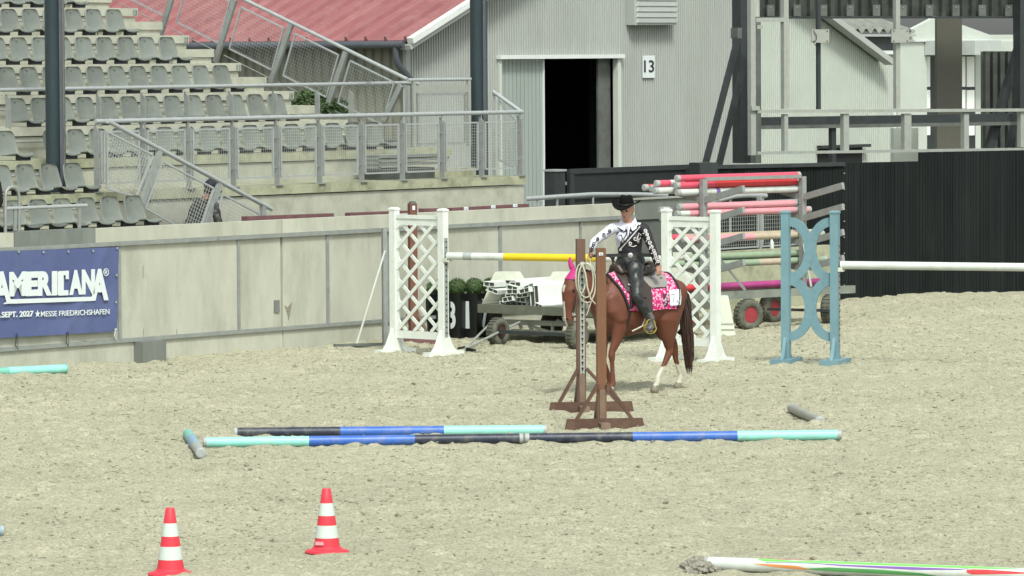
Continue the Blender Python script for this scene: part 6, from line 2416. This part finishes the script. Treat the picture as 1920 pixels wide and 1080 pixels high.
def human(B, J, female=True, k=1.0, finger=True, curl=.6):
    """loft a figure from joints (dict of Vectors). f = facing, sR = toward the figure's left"""
    f, s = J['f'].normalized(), J['s'].normalized()
    pel, wai, che, nec, hea = J['pelvis'], J['waist'], J['chest'], J['neck'], J['head']
    B.loft('hips', [pel - Z * .04, pel + Z * .06, wai], [(.165, .115), (.16, .115), (.125, .095)], s)
    B.loft('torso', [wai - Z * .02, (wai + che) / 2, che, nec - Z * .06], [(.125, .095), (.14, .105), (.155, .112), (.10, .07)], s)
    for q in (-1, 1):
        B.loft('torso', [che + s * (q * .075) + f * .055 + Z * .0, che + s * (q * .07) + f * .075 - Z * .03], [.062, .055], s, 14)
    B.loft('torso', [J['shoR'], nec - Z * .055, J['shoL']], [.055, (.06, .06), .055], f)
    B.loft('neck', [nec - Z * .05, nec + Z * .03, hea - Z * .06 - f * .01], [.055, .050, .050], s)
    hf, hsd = J['hf'].normalized(), J['hs'].normalized()
    hu = hf.cross(hsd) if hf.cross(hsd).z > 0 else -hf.cross(hsd)
    B.loft('head', [hea - hu * .095 + hf * .045, hea - hu * .055 + hf * .025, hea + hf * .004, hea + hu * .05, hea + hu * .09 - hf * .005], [(.030, .034), (.055, .070), (.070, .088), (.072, .090), (.055, .070)], hsd)
    B.loft('head', [hea - hu * .012 + hf * .088, hea - hu * .030 + hf * .108, hea - hu * .042 + hf * .098], [.010, .014, .012], hsd, 10)      # nose
    B.loft('head', [hea - hu * .065 + hf * .075 - hsd * .02, hea - hu * .065 + hf * .080 + hsd * .02], [.010, .010], hu, 8)   # lips
    for q in (-1, 1):
        B.loft('head', [hea - hu * .02 + hsd * (q * .073) - hf * .01, hea + hu * .022 + hsd * (q * .076) - hf * .012], [(.010, .016), (.010, .018)], hsd, 8)
    for q, n in ((-1, 'R'), (1, 'L')):
        sh, el, ha = J['sho' + n], J['elb' + n], J['hand' + n]
        B.loft('arm' + n, [sh, sh * .6 + el * .4, el], [.055, .048, .040], f, 16)
        wr = ha + (el - ha).normalized() * .075
        B.loft('arm' + n, [el, el * .6 + wr * .4, wr], [.041, .038, .027], f, 16)
        d = (ha - wr).normalized()
        w_ = J.get('palm' + n, s)
        w_ = (w_ - d * w_.dot(d)).normalized()
        nn = d.cross(w_)
        if nn.dot(J.get('in' + n, -s * q)) < 0:
            nn = -nn
        B.loft('hand' + n, [wr, ha - d * .02, ha + d * .02], [(.026, .020), (.036, .016), (.037, .014)], w_, 14)
        if finger:
            for i, L in enumerate((.068, .078, .074, .058)):
                o_ = w_ * ((i - 1.5) * .021)
                a = ha + d * .02 + o_
                p1 = a + d * (L * .42) + nn * (L * .15 * curl)
                p2 = p1 + d * (L * .30 * (1 - curl * .6)) + nn * (L * .36 * curl)
                p3 = p2 + d * (L * .22 * (1 - curl * 1.4)) + nn * (L * .30 * curl)
                B.loft('hand' + n, [a - d * .01, p1, p2, p3], [.0095, .009, .0085, .0075], w_, 8)
            a = wr + d * .025 + w_ * (-.030)
            B.loft('hand' + n, [a, a - w_ * .018 + d * .025 + nn * .012, a - w_ * .016 + d * .050 + nn * .026], [.012, .010, .0085], w_, 8)
        hi, kn, an, to = J['hip' + n], J['knee' + n], J['ank' + n], J['toe' + n]
        B.loft('thigh' + n, [hi, hi * .55 + kn * .45, kn], [.094, .084, .062], s, 18)
        B.loft('shin' + n, [kn, kn * .65 + an * .35, kn * .3 + an * .7, an], [.057, .056, .044, .036], s, 16)
        fd = (to - an)
        B.loft('foot' + n, [an - Vector((fd.x, fd.y, 0)).normalized() * .035 - Z * .045, an - Z * .045 + (fd * .3), to - Z * .015], [(.036, .038), (.040, .036), (.038, .022)], Vector((-fd.y, fd.x, 0)).normalized(), 14)
    return hu

def face_bits(t, J, hu, local=True, lips=True):
    hf, hsd, hea = J['hf'].normalized(), J['hs'].normalized(), J['head']
    for q in (-1, 1):
        c = hea + hu * .010 + hf * .080 + hsd * (q * .030)
        MB().lathe(c, [(.004, .012), (.011, .006), (.012, -.004)], 12, hf).build('eye', M['eye'], t, local=local)
        MB().bar(c + hu * .020 - hsd * .014 + hf * .008, c + hu * .022 + hsd * .014 + hf * .006, .006, .006).build('eyebrow', M['hair'], t, local=local)
    c = hea - hu * .065 + hf * .088
    MB().tube([c - hsd * .022 - hf * .006, c + hf * .002, c + hsd * .022 - hf * .006], .005, 6).build('mouth', mat('lip', (.30, .11, .10), .5), t, local=local)

def make_rider(H):
    t0, hd, base, HB = H
    t = thing('person', 'rider in black cowboy hat and white and black embroidered western shirt', 'person', base, hd)
    f = Vector((.62, .79, 0)).normalized()
    s = Vector((-f.y, f.x, 0))
    V = Vector
    J = dict(f=f, s=s, pelvis=V((.03, .0, 1.50)), waist=V((.035, 0, 1.65)), chest=V((.055, .0, 1.83)), neck=V((.07, .01, 1.99)), head=V((.10, .02, 2.135)),
             hf=V((.86, .50, -.16)), hs=V((-.50, .86, 0)),
             hipR=V((.05, -.10, 1.47)), kneeR=V((.27, -.33, 1.16)), ankR=V((.07, -.37, .875)), toeR=V((.20, -.40, .815)),
             hipL=V((.05, .10, 1.47)), kneeL=V((.22, .335, 1.15)), ankL=V((.03, .375, .875)), toeL=V((.14, .47, .795)))
    J['shoR'] = J['neck'] - s * .185 - Z * .065
    J['shoL'] = J['neck'] + s * .185 - Z * .065
    J['elbR'] = V((.42, -.19, 1.775))
    J['handR'] = V((.545, -.105, 1.655))
    J['elbL'] = V((-.05, .31, 1.69))
    J['handL'] = V((-.12, .335, 1.45))
    J['palmR'] = V((0, 0, 1))
    J['palmL'] = V((1, 0, 0))
    J['inL'] = V((0, -1, 0))
    J['inR'] = V((.2, 1, 0))
    B = Body()
    hu = human(B, J)
    B.fuse(.0065, smooth=4)
    B.object('body', t, lambda b, f_: 0, [M['skin']])
    face_bits(t, J, hu)
    bvh = BVHTree.FromPolygons(B.V, B.F)
    nec = J['neck']
    def shirt_pred(c, rg):
        if rg == 'torso':
            return not (c.z > nec.z + .0)
        if rg in ('armR', 'armL'):
            return True
        if rg == 'hips':
            return c.z > 1.60
        if rg == 'neck':
            return c.z < nec.z - .005
        return False
    def shirt_mat(c, rg):
        # diagonal: white over the right shoulder, black below and on the left
        q = c - J['chest']
        x, z = q.dot(s), q.z
        if rg == 'armR':
            return 0
        if rg == 'armL':
            return 1
        line = z - (x * 1.15 - .015)
        return 0 if line > .0 else 1
    sh = B.shell('shirt', t, shirt_pred, [M['whitecloth'], M['blackcloth']], .008, shirt_mat, folds=.006)
    sh_bvh_v = [v + n * .010 for v, n in zip(B.V, B.Nn)]
    bv2 = BVHTree.FromPolygons(sh_bvh_v, B.F)
    B.shell('trousers', t, lambda c, rg: (rg[:5] in ('thigh',) or rg[:4] == 'shin' or (rg == 'hips' and c.z <= 1.61)) and c.z > .93, [M['leather']], .010, folds=.012)
    for n in ('R', 'L'):
        B.shell('boot', t, lambda c, rg, n=n: (rg == 'foot' + n or (rg == 'shin' + n and c.z <= .96)), [mat('grey_black_boot', (.06, .06, .065), .4, var=.3, dirt=(.3, .3, .3), dscale=9, damt=.6)], .009)
    # collar: two raised flaps
    for q, m_ in ((-1, M['whitecloth']), (1, M['whitecloth'])):
        n0 = nec + f * .035 - Z * .035
        a = n0 + s * (q * .015)
        b = nec + s * (q * .080) + Z * .045 - f * .01
        c = nec + s * (q * .125) - Z * .050 + f * .055
        d_ = nec + s * (q * .045) - Z * .095 + f * .115
        P = [a + Z * .01, b + Z * .015, c, d_]
        mb = MB()
        mb.add(P + [p + f * .006 + Z * .004 for p in P], [(0, 1, 2, 3), (7, 6, 5, 4), (0, 4, 5, 1), (1, 5, 6, 2), (2, 6, 7, 3), (3, 7, 4, 0)])
        mb.build('collar', m_, t, local=True)
        MB().tube([c + f * .008, d_ + f * .010, a + f * .01], .0045, 5).build('collar_piping', M['blackcloth'], t, local=True)
    # belt and buckle
    bel = []
    for k in range(29):
        a = 2 * math.pi * k / 28
        d_ = f * math.cos(a) + s * math.sin(a)
        o = V((.034, 0, 1.615))
        h = bv2.ray_cast(o + d_ * .5, -d_, .6)
        bel.append((h[0] if h[0] else o + d_ * .15) + d_ * .004)
    mb = MB()
    for k in range(28):
        mb.bar(bel[k], bel[k + 1], .008, .035)
    mb.build('belt', M['leather'], t, local=True)
    MB().lathe(bel[0], [(.030, 0), (.030, .008), (.015, .012)], 14, f).build('belt_buckle', M['chrome'], t, local=True)
    # embroidery: curls projected on the cloth from the front
    def onb(x, z, org=None, d_=None):
        """x along s, z from chest"""
        d_ = d_ or f
        sdv = Vector((-d_.y, d_.x, 0))
        o = (org or J['chest']) + sdv * x + Z * z
        h = bv2.ray_cast(o + d_ * .5, -d_, .8)
        return (h[0] + d_ * .004) if h[0] else None
    def curve(name, pts, m_, r=.006, org=None, d_=None):
        P = [onb(x, z, org, d_) for x, z in pts]
        P = [p for p in P if p]
        if len(P) < 2:
            return
        MB().tube(P, r, 5).build(name, m_, t, local=True)
    def spiral(cx, cz, r0, turns, ph, sg=1, tail=None, n=16):
        pts = []
        for i in range(n):
            u = i / (n - 1)
            a = ph + sg * u * turns * 2 * math.pi
            rr = r0 * (.25 + .75 * u)
            pts.append((cx + rr * math.cos(a), cz + rr * math.sin(a)))
        if tail:
            pts += tail
        return pts
    BK, WH = M['blackcloth'], mat('pale_embroidery', (.60, .58, .58), .6)
    # diagonal braid: black stripe, white stripe, dark edge
    diag = [(-.15 + .03 * k, (-.15 + .03 * k) * 1.15 - .012) for k in range(10)]
    curve('diagonal_braid', [(x, z + .012) for x, z in diag], BK, .009)
    curve('diagonal_braid', [(x + .01, z - .008) for x, z in diag[1:]], WH, .007)
    curve('embroidery', spiral(-.085, .085, .022, 1.2, 0, 1, [(-.06, .10), (-.045, .12)]), BK)
    curve('embroidery', spiral(-.035, .070, .016, 1.1, 1, -1, [(-.03, .03), (-.06, -.02), (-.055, -.06)]), BK)
    curve('embroidery', spiral(.030, .075, .018, 1.2, 2, 1, [(.01, .04), (-.005, .0), (-.03, -.06), (-.04, -.09)]), BK)
    curve('embroidery', [(-.11, .02), (-.085, .025), (-.075, -.02), (-.09, -.07), (-.10, -.10)], BK)
    curve('embroidery', [(-.012, .13), (-.015, .08), (-.02, .0), (-.03, -.08)], M['capgrey'], .004)
    for x, z in ((.075, .135), (.06, .118), (.05, .10), (-.13, .05), (-.14, .03)):
        curve('embroidery', [(x, z), (x + .012, z + .006)], BK, .006)
    curve('embroidery', spiral(.075, -.02, .030, 1.1, 0, 1, [(.12, .04)]), WH, .0055)
    curve('embroidery', spiral(.02, -.075, .022, 1.1, 2.5, -1, [(.0, -.10), (.05, -.115), (.09, -.10)]), WH, .0055)
    curve('embroidery', spiral(.105, -.06, .018, 1.1, 1, 1, [(.13, -.02), (.14, .03)]), WH, .005)
    curve('embroidery', spiral(-.10, -.15, .018, 1.1, 1, 1), WH, .005)
    # curls down the sleeves
    cd = Vector((.616, .788, 0)).normalized()
    for (p0, p1, m_, n_) in ((J['shoL'], J['elbL'], WH, 5), (J['elbL'], J['handL'] + Z * .08, WH, 5), (J['shoR'], J['elbR'], BK, 3), (J['elbR'], J['handR'], BK, 3)):
        for i in range(n_):
            c = p0 + (p1 - p0) * ((i + .55) / (n_ + .2))
            sg = 1 if i % 2 else -1
            P = []
            for x, z in spiral(0, 0, .022, 1.15, i, sg, [(.028 * sg, -.035)], 12):
                o = c + Vector((-cd.y, cd.x, 0)) * x + Z * z
                h = bv2.ray_cast(o + cd * .3, -cd, .4)
                if h[0]:
                    P.append(h[0] + cd * .004)
            if len(P) > 2:
                MB().tube(P, .0055, 5).build('sleeve_embroidery', m_, t, local=True)
    # pale cuff on the left hand
    # hair at the nape and hat
    hf, hsd, hea = J['hf'].normalized(), J['hs'].normalized(), J['head']
    hb = Body()
    hb.loft('hair', [hea + hu * .06 - hf * .03, hea - hu * .02 - hf * .045, hea - hu * .08 - hf * .05], [(.082, .070), (.078, .060), (.045, .035)], hsd)
    hb.fuse(.008, 2)
    hb.object('hair', t, lambda b, f_: 0, [M['hair']])
    hat = thing('cowboy_hat', 'black felt cowboy hat worn by the rider', 'hat', base, hd)
    c = hea + hu * .065 - hf * .005
    mb = MB()
    mb.smooth = True
    n = 40
    vs, fs = [], []
    rings = [(.0, .088, 0), (.02, .086, 0), (.07, .078, 0), (.105, .068, 0), (.120, .050, 1), (.112, .02, 1), (.108, .004, 1)]
    for (h, r, cr) in rings:
        for k in range(n):
            a = 2 * math.pi * k / n
            x, y = math.cos(a), math.sin(a)
            dz = -.018 * cr * (1 - abs(y)) + (.008 * x if h > .05 else 0)
            pinch = 1 - (.12 if (h > .05 and x > .3) else 0) * abs(y)
            vs.append(c + hf * (x * r * 1.18) + hsd * (y * r * pinch) + hu * (h + dz))
    for j in range(len(rings) - 1):
        for k in range(n):
            k2 = (k + 1) % n
            fs.append((j * n + k, j * n + k2, (j + 1) * n + k2, (j + 1) * n + k))
    fs.append(tuple((len(rings) - 1) * n + k for k in range(n)))
    mb.add(vs, fs)
    mb.build('crown', M['felt'], hat, local=True)
    mb = MB()
    mb.smooth = True
    vs, fs = [], []
    for top in (0, 1):
        for j in range(6):
            u = j / 5
            for k in range(n):
                a = 2 * math.pi * k / n
                x, y = math.cos(a), math.sin(a)
                r = .085 + .085 * u
                lift = .055 * (abs(y) ** 2) * u ** 1.5 - .030 * (abs(x) ** 2) * u
                vs.append(c + hf * (x * r * 1.15) + hsd * (y * r * .98) + hu * (lift + (.005 if top else 0)))
    for top in (0, 1):
        for j in range(5):
            for k in range(n):
                k2 = (k + 1) % n
                q = top * 6 * n + j * n
                F = (q + k, q + k2, q + n + k2, q + n + k)
                fs.append(F if top else tuple(reversed(F)))
    for k in range(n):
        k2 = (k + 1) % n
        fs.append((5 * n + k, 5 * n + k2, 11 * n + k2, 11 * n + k))
    mb.add(vs, fs)
    mb.build('brim', M['felt'], hat, local=True)
    band = [c + hf * (math.cos(a) * .105) + hsd * (math.sin(a) * .089) + hu * .016 for a in [2 * math.pi * k / 24 for k in range(25)]]
    MB().tube(band, .006, 6, caps=False).build('hat_band', M['leather'], hat, local=True)

def seated_person(name_label, base, hd, jm, tm, hat, lean=0.1, seat=.45, head_down=.3, hands=((.32, .10, .55), (.32, -.10, .55))):
    """seated figure in its own frame: x forward, origin on the floor under the hips"""
    V = Vector
    t = thing('person', name_label, 'person', base, hd)
    f, s = V((1, 0, 0)), V((0, 1, 0))
    z = seat
    J = dict(f=f, s=s, pelvis=V((0, 0, z + .10)), waist=V((lean * .35, 0, z + .26)), chest=V((lean, 0, z + .44)), neck=V((lean * 1.4, 0, z + .58)), head=V((lean * 1.4 + .05 + head_down * .1, 0, z + .71)),
             hf=V((1, 0, -head_down)), hs=s,
             hipR=V((.02, -.10, z + .07)), kneeR=V((.44, -.13, z + .09)), ankR=V((.40, -.13, .09)), toeR=V((.56, -.15, .04)),
             hipL=V((.02, .10, z + .07)), kneeL=V((.44, .13, z + .09)), ankL=V((.40, .13, .09)), toeL=V((.56, .15, .04)))
    J['shoR'] = J['neck'] - s * .175 - Z * .065
    J['shoL'] = J['neck'] + s * .175 - Z * .065
    J['elbR'] = V((lean + .08, -.27, z + .28))
    J['elbL'] = V((lean + .08, .27, z + .28))
    J['handL'], J['handR'] = V(hands[0]) + Z * (z - .45), V(hands[1]) + Z * (z - .45)
    B = Body()
    hu = human(B, J)
    B.fuse(.0085, smooth=4)
    B.object('body', t, lambda b, f_: 0, [M['skin']])
    face_bits(t, J, hu)
    B.shell('jacket', t, lambda c, rg: rg in ('torso', 'armR', 'armL') or (rg == 'hips' and c.z > z + .14) or (rg == 'neck' and c.z < J['neck'].z), [jm], .013, folds=.016)
    B.shell('trousers', t, lambda c, rg: (rg[:5] == 'thigh' or rg[:4] == 'shin' or (rg == 'hips' and c.z <= z + .15)) and c.z > .12, [tm], .010, folds=.012)
    for n in 'RL':
        B.shell('shoe', t, lambda c, rg, n=n: rg == 'foot' + n or (rg == 'shin' + n and c.z <= .12), [M['black']], .009)
    hf, hsd, hea = J['hf'].normalized(), s, J['head']
    hb = Body()
    hb.loft('hair', [hea + hu * .06 - hf * .02, hea - hu * .01 - hf * .04, hea - hu * .07 - hf * .05], [(.078, .075), (.080, .065), (.055, .04)], hsd)
    hb.fuse(.009, 2)
    hb.object('hair', t, lambda b, f_: 0, [M['horse_dark']])
    if hat:
        cp = thing('baseball_cap', hat, 'cap', base, hd)
        cb = Body()
        cb.loft('cap', [hea + hu * .020 - hf * .010, hea + hu * .06 - hf * .005, hea + hu * .10 - hf * .005], [(.096, .112), (.098, .114), (.076, .092)], hsd)
        cb.fuse(.008, 2)
        cb.object('crown', cp, lambda b, f_: 0, [M['capnavy']])
        c = hea + hu * .045 + hf * .09
        P = [c - hsd * .075, c - hsd * .06 + hf * .06 - hu * .012, c + hf * .085 - hu * .018, c + hsd * .06 + hf * .06 - hu * .012, c + hsd * .075]
        MB().prism(P, hu * .008).build('peak', M['capnavy'], cp, local=True)
    return t

# ================================================================== BUILD
for _x, _y in ((1205, 760), (1240, 752), (1290, 740), (1100, 770), (1180, 800), (1320, 745), (1350, 735), (1010, 790), (960, 780)):
    _q = G(_x, _y)
    TRACKS.append((_q.x, _q.y))
make_ground()
make_wall()
make_stand()
make_columns()
make_hall()
make_rear()
make_fence()
make_frame()
make_shrub()
make_railings()
make_seats()
make_banner()
make_planters()
make_jumps()
make_gate()
make_plank_trailer()
make_rack()
make_ground_poles()
make_cones()
H = make_horse()
make_tack(H)
make_rider(H)
# spectator behind the stair railing, and one cut by the left edge
_v = .98
_s, _z = PV(388, 336, _v)
seated_person('person in dark navy cap and mottled jacket crouching behind the stair mesh', W(_s - .36, _v, _z - 1.30), AW - R(8), M['camo'], M['greycloth'], 'dark navy baseball cap on the person behind the stair mesh', lean=.20, seat=.45, head_down=.5)
seated_person('person in black jacket and grey trousers seated at the far left edge', W(PV(-42, 400, .48)[0] - .20, .55, 1.40), AW - math.pi / 2, M['blackcloth'], M['greycloth'], None, lean=.30, seat=.45)
